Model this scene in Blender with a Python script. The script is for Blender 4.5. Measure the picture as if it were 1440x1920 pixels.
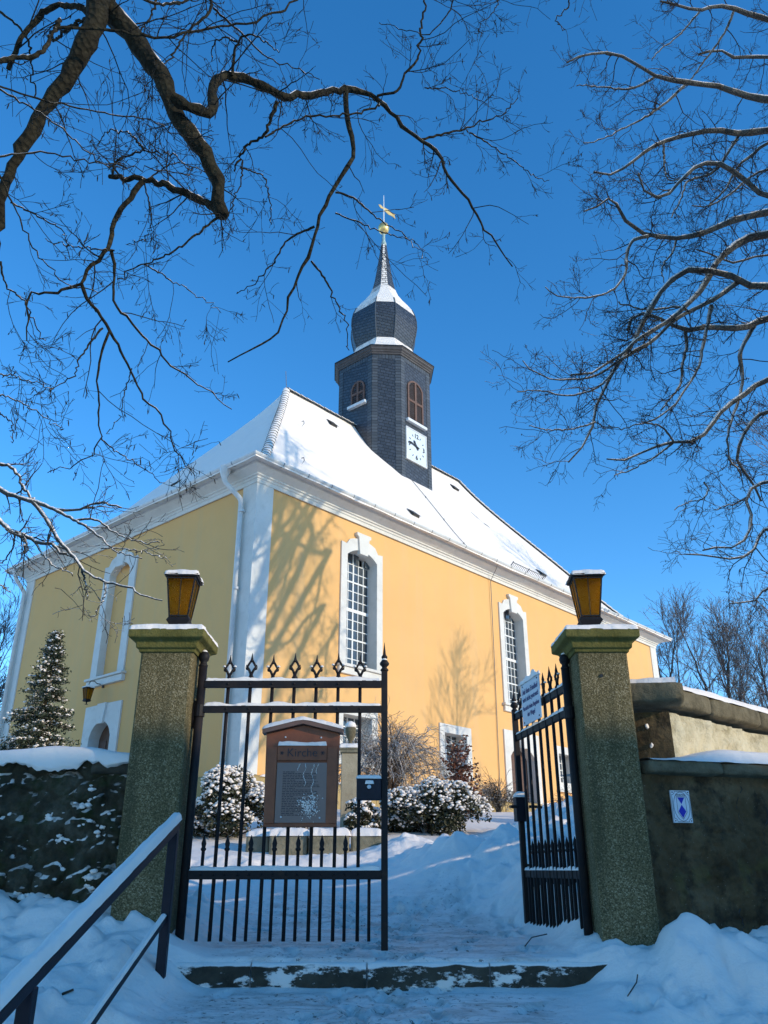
import bpy, math, random
import numpy as np
from mathutils import Vector, Matrix

for o in list(bpy.data.objects):
    bpy.data.objects.remove(o, do_unlink=True)
scene = bpy.context.scene
col = scene.collection
rng = np.random.default_rng(11)
random.seed(5)
PI = math.pi
R_ = math.radians

# ------------------------------------------------------------ camera, sky, sun
FPX = 1540.0
PITCH = R_(23.5)
cam = bpy.data.cameras.new('camera')
cam.sensor_fit = 'HORIZONTAL'
cam.sensor_width = 36
cam.lens = 36 * FPX / 1440
cam.clip_start = 0.05
cam.clip_end = 3000
cam_o = bpy.data.objects.new('camera', cam)
cam_o.rotation_euler = (PI / 2 + PITCH, 0, 0)
col.objects.link(cam_o)
scene.camera = cam_o

SUN_EL = R_(17.0)
SUN_AZ = R_(118.5)                       # clockwise from +Y
to_sun = Vector((math.sin(SUN_AZ) * math.cos(SUN_EL), math.cos(SUN_AZ) * math.cos(SUN_EL), math.sin(SUN_EL)))
world = bpy.data.worlds.new('World')
scene.world = world
world.use_nodes = True
wn = world.node_tree
wn.nodes.clear()
w_out = wn.nodes.new('ShaderNodeOutputWorld')
w_bg = wn.nodes.new('ShaderNodeBackground')
w_sky = wn.nodes.new('ShaderNodeTexSky')
w_sky.sky_type = 'NISHITA'
w_sky.sun_disc = False
w_sky.sun_elevation = SUN_EL
w_sky.sun_rotation = SUN_AZ
w_sky.altitude = 300
w_sky.air_density = 0.9
w_sky.dust_density = 0.0
w_sky.ozone_density = 3.0
w_hsv = wn.nodes.new('ShaderNodeHueSaturation')
w_hsv.inputs['Saturation'].default_value = 1.26
w_hsv.inputs['Value'].default_value = 1.40
wn.links.new(w_sky.outputs[0], w_hsv.inputs['Color'])
wn.links.new(w_hsv.outputs[0], w_bg.inputs[0])
w_bg.inputs[1].default_value = 0.15
wn.links.new(w_bg.outputs[0], w_out.inputs[0])

sun = bpy.data.lights.new('sun', 'SUN')
sun.energy = 2.25
sun.angle = R_(0.53)
sun.color = (1.0, 0.89, 0.68)
sun_o = bpy.data.objects.new('sun', sun)
sun_o.rotation_euler = to_sun.to_track_quat('Z', 'Y').to_euler()
sun_o.location = (20, -15, 20)
col.objects.link(sun_o)

vs = scene.view_settings
vs.view_transform = 'Standard'
vs.look = 'None'
vs.exposure = 0.6
vs.gamma = 1.0
vs.use_curve_mapping = False
scene.render.resolution_x = 768
scene.render.resolution_y = 1024

# ------------------------------------------------------------ measuring helpers
CF = np.array([0, math.cos(PITCH), math.sin(PITCH)])
CU = np.array([0, -math.sin(PITCH), math.cos(PITCH)])


def at(px, py, Y):
    """world point on the sight line of a photo position, Y metres ahead"""
    r = np.array([px - 720.0, 0, 0]) + CF * FPX + CU * (960.0 - py)
    return r * (Y / r[1])


# ------------------------------------------------------------ noise
def _hash(ix, iy, seed):
    n = (ix.astype(np.int64) * 374761393 + iy.astype(np.int64) * 668265263 + seed * 974634777) & 0x7fffffff
    n = ((n ^ (n >> 13)) * 1274126177) & 0x7fffffff
    n = n ^ (n >> 16)
    return (n & 0xffff) / 65535.0


def vnoise(x, y, seed=0):
    x = np.asarray(x, float); y = np.asarray(y, float)
    ix = np.floor(x); iy = np.floor(y)
    fx = x - ix; fy = y - iy
    fx = fx * fx * fx * (fx * (fx * 6 - 15) + 10); fy = fy * fy * fy * (fy * (fy * 6 - 15) + 10)
    a = _hash(ix, iy, seed); b = _hash(ix + 1, iy, seed); c = _hash(ix, iy + 1, seed); d = _hash(ix + 1, iy + 1, seed)
    return (a + (b - a) * fx) * (1 - fy) + (c + (d - c) * fx) * fy


def fbm(x, y, octv=4, seed=0, gain=0.5):
    s = 0; a = 1; t = 0; f = 1.0
    for k in range(octv):
        ca, sa = math.cos(k * 1.1), math.sin(k * 1.1)
        s = s + a * (vnoise((x * ca - y * sa) * f, (x * sa + y * ca) * f, seed + k * 17) - 0.5)
        t += a; a *= gain; f *= 2.03
    return s / t * 2


def sstep(a, b, x):
    t = np.clip((np.asarray(x, float) - a) / (b - a), 0, 1)
    return t * t * (3 - 2 * t)


# ------------------------------------------------------------ mesh helpers
class MB:
    def __init__(s):
        s.v = []; s.f = []; s.n = 0

    def add(s, V, F):
        s.v.extend([tuple(map(float, p)) for p in V])
        k = s.n
        s.f.extend([tuple(i + k for i in q) for q in F])
        s.n += len(V)
        return s

    def box(s, x0, x1, y0, y1, z0, z1):
        V = [(x0, y0, z0), (x1, y0, z0), (x1, y1, z0), (x0, y1, z0), (x0, y0, z1), (x1, y0, z1), (x1, y1, z1), (x0, y1, z1)]
        return s.add(V, [(0, 3, 2, 1), (4, 5, 6, 7), (0, 1, 5, 4), (1, 2, 6, 5), (2, 3, 7, 6), (3, 0, 4, 7)])

    def tube(s, P, Rr, n=8, cap=True):
        P = np.asarray(P, float)
        m = len(P)
        Rr = np.full(m, Rr) if np.isscalar(Rr) else np.asarray(Rr, float)
        T = np.gradient(P, axis=0)
        T /= np.linalg.norm(T, axis=1)[:, None] + 1e-12
        ref = np.array([0.0, 0, 1]) if abs(T[:, 2]).mean() < 0.8 else np.array([1.0, 0, 0])
        A = np.cross(T, ref); A /= np.linalg.norm(A, axis=1)[:, None] + 1e-12
        B = np.cross(T, A)
        V = []
        for i in range(m):
            for k in range(n):
                t = 2 * PI * (k + 0.5) / n
                V.append(P[i] + Rr[i] * (math.cos(t) * A[i] + math.sin(t) * B[i]))
        F = []
        for i in range(m - 1):
            for k in range(n):
                k2 = (k + 1) % n
                F.append((i * n + k, i * n + k2, (i + 1) * n + k2, (i + 1) * n + k))
        if cap:
            F.append(tuple(range(n - 1, -1, -1)))
            F.append(tuple((m - 1) * n + k for k in range(n)))
        return s.add(V, F)

    def lathe(s, prof, n=12, c=(0, 0, 0)):
        V = []; F = []
        m = len(prof)
        for (r, z) in prof:
            for k in range(n):
                t = 2 * PI * k / n
                V.append((c[0] + r * math.cos(t), c[1] + r * math.sin(t), c[2] + z))
        for i in range(m - 1):
            for k in range(n):
                k2 = (k + 1) % n
                F.append((i * n + k, i * n + k2, (i + 1) * n + k2, (i + 1) * n + k))
        F.append(tuple(range(n - 1, -1, -1))); F.append(tuple((m - 1) * n + k for k in range(n)))
        return s.add(V, F)

    def ring(s, prof, x0, x1, y0, y1, close=False):
        """sweep profile (offset outward, z) round a rectangle"""
        V = []; F = []
        m = len(prof)
        for (o, z) in prof:
            V += [(x0 - o, y0 - o, z), (x1 + o, y0 - o, z), (x1 + o, y1 + o, z), (x0 - o, y1 + o, z)]
        for i in range(m - 1 if not close else m):
            j = (i + 1) % m
            for k in range(4):
                k2 = (k + 1) % 4
                F.append((i * 4 + k, i * 4 + k2, j * 4 + k2, j * 4 + k))
        return s.add(V, F)

    def prism(s, poly, d0, d1, plane='xz'):
        """extrude a 2d outline; plane xz -> along y"""
        n = len(poly)
        V = []
        for d in (d0, d1):
            for (a, b) in poly:
                V.append((a, d, b) if plane == 'xz' else ((a, b, d) if plane == 'xy' else (d, a, b)))
        F = [tuple(range(n)), tuple(range(2 * n - 1, n - 1, -1))]
        for k in range(n):
            k2 = (k + 1) % n
            F.append((k, k + n, k2 + n, k2))
        return s.add(V, F)

    def grid(s, P):
        """P (ny,nx,3)"""
        ny, nx = P.shape[:2]
        F = [(j * nx + i, j * nx + i + 1, (j + 1) * nx + i + 1, (j + 1) * nx + i) for j in range(ny - 1) for i in range(nx - 1)]
        return s.add(P.reshape(-1, 3), F)

    def mesh(s, name):
        me = bpy.data.meshes.new(name)
        me.from_pydata(s.v, [], s.f)
        me.validate()
        me.update()
        return me

    def build(s, name, mat, parent=None, smooth=False, bevel=0, loc=None, recalc=True):
        me = s.mesh(name)
        if recalc:
            fix_normals(me)
        return obj(name, me, mat, parent, smooth, bevel, loc)


def fix_normals(me):
    import bmesh
    bm = bmesh.new(); bm.from_mesh(me)
    bmesh.ops.recalc_face_normals(bm, faces=bm.faces)
    bm.to_mesh(me); bm.free()


def obj(name, me, mat, parent=None, smooth=False, bevel=0, loc=None):
    if mat is not None and not me.materials:
        me.materials.append(mat)
    if smooth:
        me.polygons.foreach_set('use_smooth', [True] * len(me.polygons))
    o = bpy.data.objects.new(name, me)
    col.objects.link(o)
    o.parent = parent
    if loc is not None:
        o.location = loc
    if bevel:
        b = o.modifiers.new('bevel', 'BEVEL')
        b.width = bevel; b.segments = 2; b.limit_method = 'ANGLE'; b.angle_limit = R_(35)
        b.harden_normals = False
    return o


def empty(name, loc=(0, 0, 0), rz=0):
    o = bpy.data.objects.new(name, None)
    o.empty_display_size = 0.2
    o.location = loc
    o.rotation_euler = (0, 0, rz)
    col.objects.link(o)
    return o


def tag(o, label=None, cat=None, group=None, kind=None):
    if label: o['label'] = label
    if cat: o['category'] = cat
    if group: o['group'] = group
    if kind: o['kind'] = kind
    return o


def fast_mesh(name, V, F):
    """numpy arrays; F (m,k) same sized polygons"""
    me = bpy.data.meshes.new(name)
    V = np.asarray(V, np.float32); F = np.asarray(F, np.int32)
    k = F.shape[1]
    me.vertices.add(len(V)); me.vertices.foreach_set('co', V.ravel())
    me.loops.add(F.size); me.loops.foreach_set('vertex_index', F.ravel())
    me.polygons.add(len(F))
    me.polygons.foreach_set('loop_start', np.arange(len(F), dtype=np.int32) * k)
    me.polygons.foreach_set('loop_total', np.full(len(F), k, np.int32))
    me.update(calc_edges=True)
    me.validate()
    return me


def snow_slab(x0, x1, y0, y1, z, t, nx=24, ny=8, seed=0, edge=6, amp=0.25, lump=0.15, mb=None, skirt=0.004):
    """snow lying on a flat top: rounded edges, uneven height"""
    mb = mb or MB()
    u = np.linspace(-1, 1, nx); v = np.linspace(-1, 1, ny)
    u = np.sign(u) * np.abs(u) ** 0.7; v = np.sign(v) * np.abs(v) ** 0.7
    Uu, Vv = np.meshgrid(u, v)
    X = (x0 + x1) / 2 + Uu * (x1 - x0) / 2; Y = (y0 + y1) / 2 + Vv * (y1 - y0) / 2
    sx, sy = max((x1 - x0), 1e-6), max((y1 - y0), 1e-6)
    m = min(sx, sy)
    dx = (1 - np.abs(Uu)) * sx / 2; dy = (1 - np.abs(Vv)) * sy / 2
    d = np.minimum(dx, dy)
    w = min(t * 1.2, m / 2)
    e = np.clip(d / w, 0, 1)
    prof = np.sqrt(np.clip(1 - (1 - e) ** 2, 0, 1))
    nz = 1 + amp * fbm(X / lump, Y / lump, 3, seed)
    Z = z + t * prof * nz - skirt * (prof < 0.01)
    # ragged edge
    j = 0.25 * t * fbm(X / (lump * 0.4) + 9, Y / (lump * 0.4), 2, seed + 5)
    X = X + (1 - e) * j; Y = Y + (1 - e) * j
    mb.grid(np.stack([X, Y, Z], -1))
    return mb


# ------------------------------------------------------------ materials
MATS = {}


class NT:
    def __init__(s, name):
        s.m = bpy.data.materials.new(name)
        s.m.use_nodes = True
        s.t = s.m.node_tree
        s.b = s.t.nodes['Principled BSDF']
        s.out = s.t.nodes['Material Output']
        s.co = None
        MATS[name] = s.m

    def n(s, typ, **kw):
        nd = s.t.nodes.new(typ)
        for k, v in kw.items():
            if hasattr(nd, k):
                setattr(nd, k, v)
        return nd

    def l(s, a, b):
        s.t.links.new(a, b)

    def coord(s, kind='Object'):
        if s.co is None:
            s.co = s.n('ShaderNodeTexCoord')
        return s.co.outputs[kind]

    def noise(s, scale, detail=4, rough=0.55, kind='Object', dist=0.0, vec=None):
        nd = s.n('ShaderNodeTexNoise')
        nd.inputs['Scale'].default_value = scale
        nd.inputs['Detail'].default_value = detail
        nd.inputs['Roughness'].default_value = rough
        nd.inputs['Distortion'].default_value = dist
        s.l(vec or s.coord(kind), nd.inputs['Vector'])
        return nd.outputs['Fac']

    def vor(s, scale, feature='F1', out='Distance', kind='Object'):
        nd = s.n('ShaderNodeTexVoronoi')
        nd.feature = feature
        nd.inputs['Scale'].default_value = scale
        s.l(s.coord(kind), nd.inputs['Vector'])
        return nd.outputs[out]

    def ramp(s, fac, stops):
        nd = s.n('ShaderNodeValToRGB')
        el = nd.color_ramp.elements
        while len(el) < len(stops):
            el.new(0.5)
        for e, (p, c) in zip(el, stops):
            e.position = p
            e.color = (c, c, c, 1) if np.isscalar(c) else (*c, 1)
        s.l(fac, nd.inputs[0])
        return nd.outputs[0]

    def mix(s, fac, a, b, typ='MIX'):
        nd = s.n('ShaderNodeMix')
        nd.data_type = 'RGBA'; nd.blend_type = typ
        for v, i in ((fac, nd.inputs[0]), (a, nd.inputs[6]), (b, nd.inputs[7])):
            if isinstance(v, (int, float)):
                i.default_value = v if i == nd.inputs[0] else (v, v, v, 1)
            elif isinstance(v, tuple):
                i.default_value = (*v, 1)
            else:
                s.l(v, i)
        return nd.outputs[2]

    def math(s, op, a, b=0.0, clamp=False):
        nd = s.n('ShaderNodeMath')
        nd.operation = op; nd.use_clamp = clamp
        for v, i in ((a, nd.inputs[0]), (b, nd.inputs[1])):
            if isinstance(v, (int, float)): i.default_value = v
            else: s.l(v, i)
        return nd.outputs[0]

    def bump(s, h, strength=0.4, dist=0.01, prev=None):
        nd = s.n('ShaderNodeBump')
        nd.inputs['Strength'].default_value = strength
        nd.inputs['Distance'].default_value = dist
        s.l(h, nd.inputs['Height'])
        if prev is not None: s.l(prev, nd.inputs['Normal'])
        s.l(nd.outputs[0], s.b.inputs['Normal'])
        return nd.outputs[0]

    def up(s, lo, hi, namp=0.35, nscale=6.0):
        """mask of upward facing surface, broken by noise"""
        g = s.n('ShaderNodeNewGeometry')
        sp = s.n('ShaderNodeSeparateXYZ')
        s.l(g.outputs['Normal'], sp.inputs[0])
        nz = s.math('MULTIPLY', s.math('SUBTRACT', s.noise(nscale, 4, 0.6), 0.5), namp * 2)
        v = s.math('ADD', sp.outputs[2], nz)
        mr = s.n('ShaderNodeMapRange')
        mr.inputs[1].default_value = lo; mr.inputs[2].default_value = hi
        s.l(v, mr.inputs[0])
        return mr.outputs[0]

    def color(s, c):
        if isinstance(c, tuple): s.b.inputs['Base Color'].default_value = (*c, 1)
        else: s.l(c, s.b.inputs['Base Color'])
        return s

    def rough(s, r):
        if isinstance(r, (int, float)): s.b.inputs['Roughness'].default_value = r
        else: s.l(r, s.b.inputs['Roughness'])
        return s

    def spec(s, v):
        s.b.inputs['Specular IOR Level'].default_value = v
        return s


SNOW = (0.90, 0.80, 0.715)


def m_simple(name, c, rough=0.6, var=0.12, scale=8, bump=0.2, bscale=60, spec=0.4, metal=0.0):
    k = NT(name)
    nz = k.noise(scale, 5, 0.6)
    lo = tuple(max(0, x * (1 - var)) for x in c); hi = tuple(min(1, x * (1 + var)) for x in c)
    k.color(k.ramp(nz, [(0.3, lo), (0.7, hi)])).rough(rough).spec(spec)
    k.b.inputs['Metallic'].default_value = metal
    if bump:
        k.bump(k.noise(bscale, 4, 0.6), bump, 0.004)
    return k.m


def m_snow(name, bscale=18.0, strength=0.35, dist=0.03):
    k = NT(name)
    nz = k.noise(3.0, 3)
    k.color(k.ramp(nz, [(0.3, (0.885, 0.78, 0.695)), (0.7, (0.92, 0.815, 0.73))])).rough(0.62).spec(0.25)
    b1 = k.bump(k.noise(bscale, 5, 0.6), strength, dist)
    k.bump(k.noise(420, 2, 0.5), 0.25, 0.003, b1)
    return k.m


M_snow = m_snow('snow')
M_snowroof = m_snow('roof_snow', 5.0, 0.18, 0.05)


def m_plaster():
    k = NT('yellow_plaster')
    big = k.noise(0.5, 5, 0.6)
    fine = k.noise(9, 5, 0.65)
    c = k.mix(k.ramp(big, [(0.3, 0.0), (0.75, 1.0)]), (0.80, 0.452, 0.178), (0.74, 0.41, 0.155))
    c = k.mix(k.math('MULTIPLY', k.ramp(fine, [(0.55, 0.0), (0.8, 1.0)]), 0.22), c, (0.62, 0.42, 0.22))
    # rain streaks
    mp = k.n('ShaderNodeMapping'); mp.inputs['Scale'].default_value = (2.2, 2.2, 0.12)
    k.l(k.coord(), mp.inputs[0])
    st = k.noise(1.0, 5, 0.65, vec=mp.outputs[0])
    c = k.mix(k.math('MULTIPLY', k.ramp(st, [(0.50, 0.0), (0.74, 1.0)]), 0.42), c, (0.62, 0.43, 0.23))
    sp = k.ramp(k.noise(14, 3, 0.7), [(0.70, 0.0), (0.78, 1.0)])
    c = k.mix(k.math('MULTIPLY', sp, 0.5), c, (0.45, 0.30, 0.15))
    c = k.mix(k.math('MULTIPLY', k.ramp(k.noise(1.1, 6, 0.7, dist=0.8), [(0.52, 0.0), (0.6, 1.0)]), 0.16), c, (0.66, 0.40, 0.19))
    k.color(c).rough(0.9).spec(0.15)
    b = k.bump(k.noise(3, 3), 0.12, 0.03)
    k.bump(k.noise(130, 3, 0.7), 0.35, 0.004, b)
    return k.m


M_plaster = m_plaster()


def m_white():
    k = NT('white_trim')
    c = k.ramp(k.noise(1.3, 5, 0.65), [(0.3, (0.62, 0.585, 0.53)), (0.7, (0.72, 0.685, 0.63))])
    c = k.mix(k.math('MULTIPLY', k.ramp(k.noise(5, 6, 0.7), [(0.52, 0.0), (0.75, 1.0)]), 0.4), c, (0.42, 0.39, 0.34))
    k.color(c).rough(0.75).spec(0.25)
    k.bump(k.noise(60, 4, 0.6), 0.2, 0.004)
    return k.m


M_white = m_white()
M_pipe = m_simple('painted_pipe', (0.62, 0.60, 0.57), 0.4, 0.1, 5, 0.1, 30)
M_bar = m_simple('window_bar_white', (0.78, 0.77, 0.74), 0.5, 0.06, 9, 0.1)
M_tile = m_simple('roof_tile', (0.07, 0.06, 0.055), 0.8, 0.35, 9, 0.4)


def m_glass():
    k = NT('window_glass')
    c = k.ramp(k.noise(2.3, 2), [(0.3, (0.035, 0.045, 0.055)), (0.7, (0.10, 0.115, 0.125))])
    k.color(c).rough(0.08).spec(0.6)
    k.bump(k.noise(5, 2), 0.08, 0.02)
    return k.m


M_glass = m_glass()


def m_slate(name, cw, ch, base, rot=0.0, wind=False):
    k = NT(name)
    mp = k.n('ShaderNodeMapping')
    mp.inputs['Rotation'].default_value = (0, 0, rot)
    k.l(k.coord('UV'), mp.inputs[0])
    br = k.n('ShaderNodeTexBrick')
    br.offset = 0.38; br.squash = 1.0
    br.inputs['Scale'].default_value = 1.0
    br.inputs['Brick Width'].default_value = cw
    br.inputs['Row Height'].default_value = ch
    br.inputs['Mortar Size'].default_value = 0.014
    br.inputs['Mortar Smooth'].default_value = 0.3
    br.inputs['Bias'].default_value = 0.0
    br.inputs['Color1'].default_value = (*[x * 0.75 for x in base], 1)
    br.inputs['Color2'].default_value = (*[min(1, x * 1.3) for x in base], 1)
    br.inputs['Mortar'].default_value = (*[x * 0.22 for x in base], 1)
    k.l(mp.outputs[0], br.inputs[0])
    c = k.mix(k.math('MULTIPLY', k.noise(5, 4, 0.6), 0.25), br.outputs[0], tuple(x * 1.2 for x in base))
    m = k.up(0.22, 0.34, 0.12, 3.0)
    if wind:          # snow blown onto the courses of the windward facet
        g = k.n('ShaderNodeNewGeometry')
        dt = k.n('ShaderNodeVectorMath'); dt.operation = 'DOT_PRODUCT'
        k.l(g.outputs['Normal'], dt.inputs[0]); dt.inputs[1].default_value = (-0.1, -0.97, 0.2)
        ww = k.math('MULTIPLY', k.ramp(dt.outputs['Value'], [(0.80, 0.0), (0.93, 1.0)]), k.ramp(k.noise(9, 3), [(0.3, 0.35), (0.55, 1.0)]))
        m = k.math('MAXIMUM', m, k.math('MULTIPLY', ww, k.math('SUBTRACT', 1.0, br.outputs['Fac'])))
    c = k.mix(m, c, SNOW)
    k.color(c).rough(k.ramp(m, [(0, 0.42), (1, 0.7)])).spec(0.4)
    inv = k.math('SUBTRACT', 1.0, br.outputs['Fac'])
    b = k.bump(inv, 0.7, 0.02)
    k.bump(k.noise(20, 4), 0.2, 0.01, b)
    return k.m


M_slate = m_slate('slate_cladding', 0.22, 0.13, (0.042, 0.050, 0.064), R_(12))
M_slate_edge = m_slate('slate_border', 0.5, 0.13, (0.066, 0.074, 0.084))
M_wood = m_simple('brown_wood', (0.13, 0.07, 0.05), 0.65, 0.3, 12, 0.3, 40)
M_cornwood = m_simple('tower_cornice_wood', (0.075, 0.066, 0.064), 0.6, 0.25, 6, 0.3, 30)
M_doorwood = m_simple('door_wood', (0.11, 0.055, 0.035), 0.55, 0.3, 10, 0.3, 30)
M_gold = m_simple('gilded_metal', (0.85, 0.58, 0.22), 0.35, 0.1, 6, 0.1, 20, 0.5, 0.75)
M_copper = m_simple('weathered_copper', (0.34, 0.44, 0.40), 0.5, 0.2, 6, 0.2)
M_black = m_simple('black_paint', (0.012, 0.012, 0.014), 0.45, 0.2, 12, 0.1)
M_clock = m_simple('clock_white', (0.62, 0.68, 0.76), 0.35, 0.05, 4, 0)
M_wire = m_simple('zinc_wire', (0.16, 0.16, 0.165), 0.5, 0.2, 8, 0)
M_lead = m_simple('pale_ledge', (0.62, 0.63, 0.64), 0.6, 0.1, 8, 0.1)


def m_iron():
    k = NT('gate_iron')
    f = k.noise(9, 5, 0.65)
    c = k.ramp(f, [(0.35, (0.009, 0.008, 0.010)), (0.62, (0.022, 0.016, 0.014)), (0.8, (0.06, 0.032, 0.02))])
    k.color(c).rough(k.ramp(f, [(0.3, 0.5), (0.8, 0.75)])).spec(0.22)
    k.bump(k.noise(120, 4), 0.3, 0.003)
    return k.m


M_iron = m_iron()
M_rail = m_simple('handrail_steel', (0.010, 0.010, 0.018), 0.5, 0.25, 12, 0.2, 90, 0.25)


def m_pillar():
    k = NT('pebbledash_stone')
    v = k.vor(150, 'F1', 'Color')
    sv = k.n('ShaderNodeSeparateColor'); k.l(v, sv.inputs[0])
    c = k.ramp(sv.outputs[0], [(0.0, (0.075, 0.056, 0.026)), (0.45, (0.175, 0.132, 0.064)), (0.8, (0.26, 0.20, 0.105)), (1.0, (0.42, 0.34, 0.21))])
    c = k.mix(k.ramp(k.noise(2.2, 5, 0.6), [(0.35, 0.0), (0.7, 0.6)]), c, (0.075, 0.066, 0.028))
    # dark streaks drawn upright over the whole shaft
    sp = k.n('ShaderNodeSeparateXYZ'); k.l(k.coord(), sp.inputs[0])
    hh = k.math('ADD', sp.outputs[2], k.math('MULTIPLY', k.noise(3.5, 4), 0.5))
    mp = k.n('ShaderNodeMapping'); mp.inputs['Scale'].default_value = (9, 9, 0.9)
    k.l(k.coord(), mp.inputs[0])
    c = k.mix(k.ramp(k.noise(1.0, 5, 0.65, vec=mp.outputs[0]), [(0.5, 0.0), (0.72, 0.6)]), c, (0.055, 0.05, 0.026))
    k.color(c).rough(0.92).spec(0.12)
    b = k.bump(k.vor(150), 0.6, 0.005)
    k.bump(k.noise(12, 4), 0.3, 0.01, b)
    return k.m


M_pillar = m_pillar()


def m_moss_stone(name, a, b, sc=6.0, bs=0.7, snowlo=None):
    k = NT(name)
    c = k.ramp(k.noise(sc, 6, 0.65), [(0.3, a), (0.7, b)])
    c = k.mix(k.ramp(k.noise(sc * 9, 3, 0.7), [(0.62, 0.0), (0.72, 0.55)]), c, (0.02, 0.02, 0.014))
    c = k.mix(k.ramp(k.noise(sc * 2.3, 4, 0.7), [(0.64, 0.0), (0.76, 0.35)]), c, (0.26, 0.25, 0.20))
    k.color(c).rough(0.93).spec(0.12)
    b1 = k.bump(k.noise(sc * 2, 5, 0.65), bs, 0.03)
    k.bump(k.noise(sc * 22, 3, 0.7), 0.5, 0.006, b1)
    return k.m


M_cap = m_moss_stone('mossy_cap_stone', (0.10, 0.085, 0.022), (0.18, 0.155, 0.05), 7)
M_coping = m_moss_stone('coping_sandstone', (0.10, 0.08, 0.048), (0.21, 0.172, 0.108), 8)
M_kerb = m_moss_stone('kerb_stone', (0.16, 0.14, 0.09), (0.30, 0.26, 0.18), 7)
M_step = m_moss_stone('step_stone', (0.05, 0.042, 0.032), (0.11, 0.095, 0.07), 6)


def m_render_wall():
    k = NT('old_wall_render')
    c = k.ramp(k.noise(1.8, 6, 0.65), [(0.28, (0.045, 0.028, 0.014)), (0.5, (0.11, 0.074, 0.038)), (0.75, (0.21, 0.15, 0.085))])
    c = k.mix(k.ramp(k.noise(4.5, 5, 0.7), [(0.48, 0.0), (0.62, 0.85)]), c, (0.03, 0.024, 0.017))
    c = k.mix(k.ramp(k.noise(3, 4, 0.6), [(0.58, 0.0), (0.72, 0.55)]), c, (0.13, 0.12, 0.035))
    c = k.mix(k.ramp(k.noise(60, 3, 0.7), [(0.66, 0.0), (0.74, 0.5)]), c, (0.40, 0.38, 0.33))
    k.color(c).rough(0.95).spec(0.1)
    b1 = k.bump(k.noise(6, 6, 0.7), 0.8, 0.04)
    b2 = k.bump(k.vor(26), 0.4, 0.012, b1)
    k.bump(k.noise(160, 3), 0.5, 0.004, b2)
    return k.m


M_rwall = m_render_wall()
k = NT('pale_lime_render')
c = k.ramp(k.noise(2.2, 6, 0.65), [(0.28, (0.42, 0.34, 0.20)), (0.5, (0.62, 0.53, 0.36)), (0.75, (0.70, 0.62, 0.45))])
c = k.mix(k.ramp(k.noise(5.5, 5, 0.7), [(0.50, 0.0), (0.68, 0.7)]), c, (0.24, 0.19, 0.11))
c = k.mix(k.ramp(k.noise(2.6, 4, 0.6), [(0.55, 0.0), (0.72, 0.5)]), c, (0.30, 0.25, 0.07))
k.color(c).rough(0.95).spec(0.1)
b1 = k.bump(k.noise(7, 6, 0.7), 0.9, 0.05)
k.bump(k.noise(70, 3), 0.6, 0.008, b1)
M_palewall = k.m


def m_rubble():
    k = NT('mossy_rubble_wall')
    c = k.ramp(k.noise(3, 6, 0.7), [(0.3, (0.016, 0.014, 0.010)), (0.52, (0.06, 0.052, 0.034)), (0.75, (0.15, 0.135, 0.10))])
    c = k.mix(k.ramp(k.noise(5, 5, 0.7), [(0.5, 0.0), (0.66, 0.75)]), c, (0.03, 0.04, 0.012))
    c = k.mix(k.ramp(k.noise(2.2, 4, 0.6), [(0.56, 0.0), (0.7, 0.4)]), c, (0.16, 0.145, 0.11))
    m = k.up(0.38, 0.50, 0.30, 14.0)
    pt = k.ramp(k.noise(1.9, 5, 0.65), [(0.40, 0.0), (0.56, 1.0)])
    m = k.math('MULTIPLY', m, pt)
    c = k.mix(m, c, SNOW)
    k.color(c).rough(0.93).spec(0.12)
    b1 = k.bump(k.noise(9, 6, 0.7), 0.7, 0.05)
    k.bump(k.noise(90, 3), 0.5, 0.006, b1)
    return k.m


M_rubble = m_rubble()


def m_bark(name, a, b, lo=0.55, hi=0.8, ridge=26.0, snowc=SNOW):
    k = NT(name)
    c = k.ramp(k.noise(7, 5, 0.65), [(0.3, a), (0.7, b)])
    w = k.vor(ridge, 'F1')
    c = k.mix(k.ramp(w, [(0.0, 0.0), (0.55, 0.55)]), c, tuple(x * 0.35 for x in a))
    m = k.up(lo, hi, 0.2, 5.0)
    c = k.mix(m, c, snowc)
    k.color(c).rough(0.9).spec(0.15)
    b1 = k.bump(w, 0.9, 0.02)
    k.bump(k.noise(70, 3), 0.4, 0.006, b1)
    return k.m


M_bark = m_bark('oak_bark', (0.020, 0.016, 0.010), (0.06, 0.050, 0.028), 0.42, 0.58)
M_bark2 = m_bark('linden_bark', (0.06, 0.056, 0.048), (0.17, 0.16, 0.14), 0.15, 0.5)
M_twig = m_bark('oak_twig', (0.03, 0.025, 0.02), (0.075, 0.065, 0.05), 1.0, 1.2, 60)
M_twig2 = m_bark('linden_twig', (0.035, 0.027, 0.024), (0.085, 0.068, 0.06), 0.6, 0.95, 60)
M_twig3 = m_bark('snowy_twig', (0.07, 0.06, 0.05), (0.17, 0.15, 0.13), 0.45, 0.8, 60)
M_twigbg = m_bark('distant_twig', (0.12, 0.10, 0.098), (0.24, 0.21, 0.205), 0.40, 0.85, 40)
M_twigbush = m_bark('shrub_twig', (0.15, 0.09, 0.055), (0.30, 0.19, 0.115), 0.0, 0.45, 60)


def m_leaf(name, a, b, lo=0.35, hi=0.6, sc=14.0):
    k = NT(name)
    c = k.ramp(k.noise(sc, 4, 0.6), [(0.3, a), (0.7, b)])
    k.color(k.mix(k.up(lo, hi, 0.25, 20.0), c, SNOW)).rough(0.6).spec(0.3)
    return k.m


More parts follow.
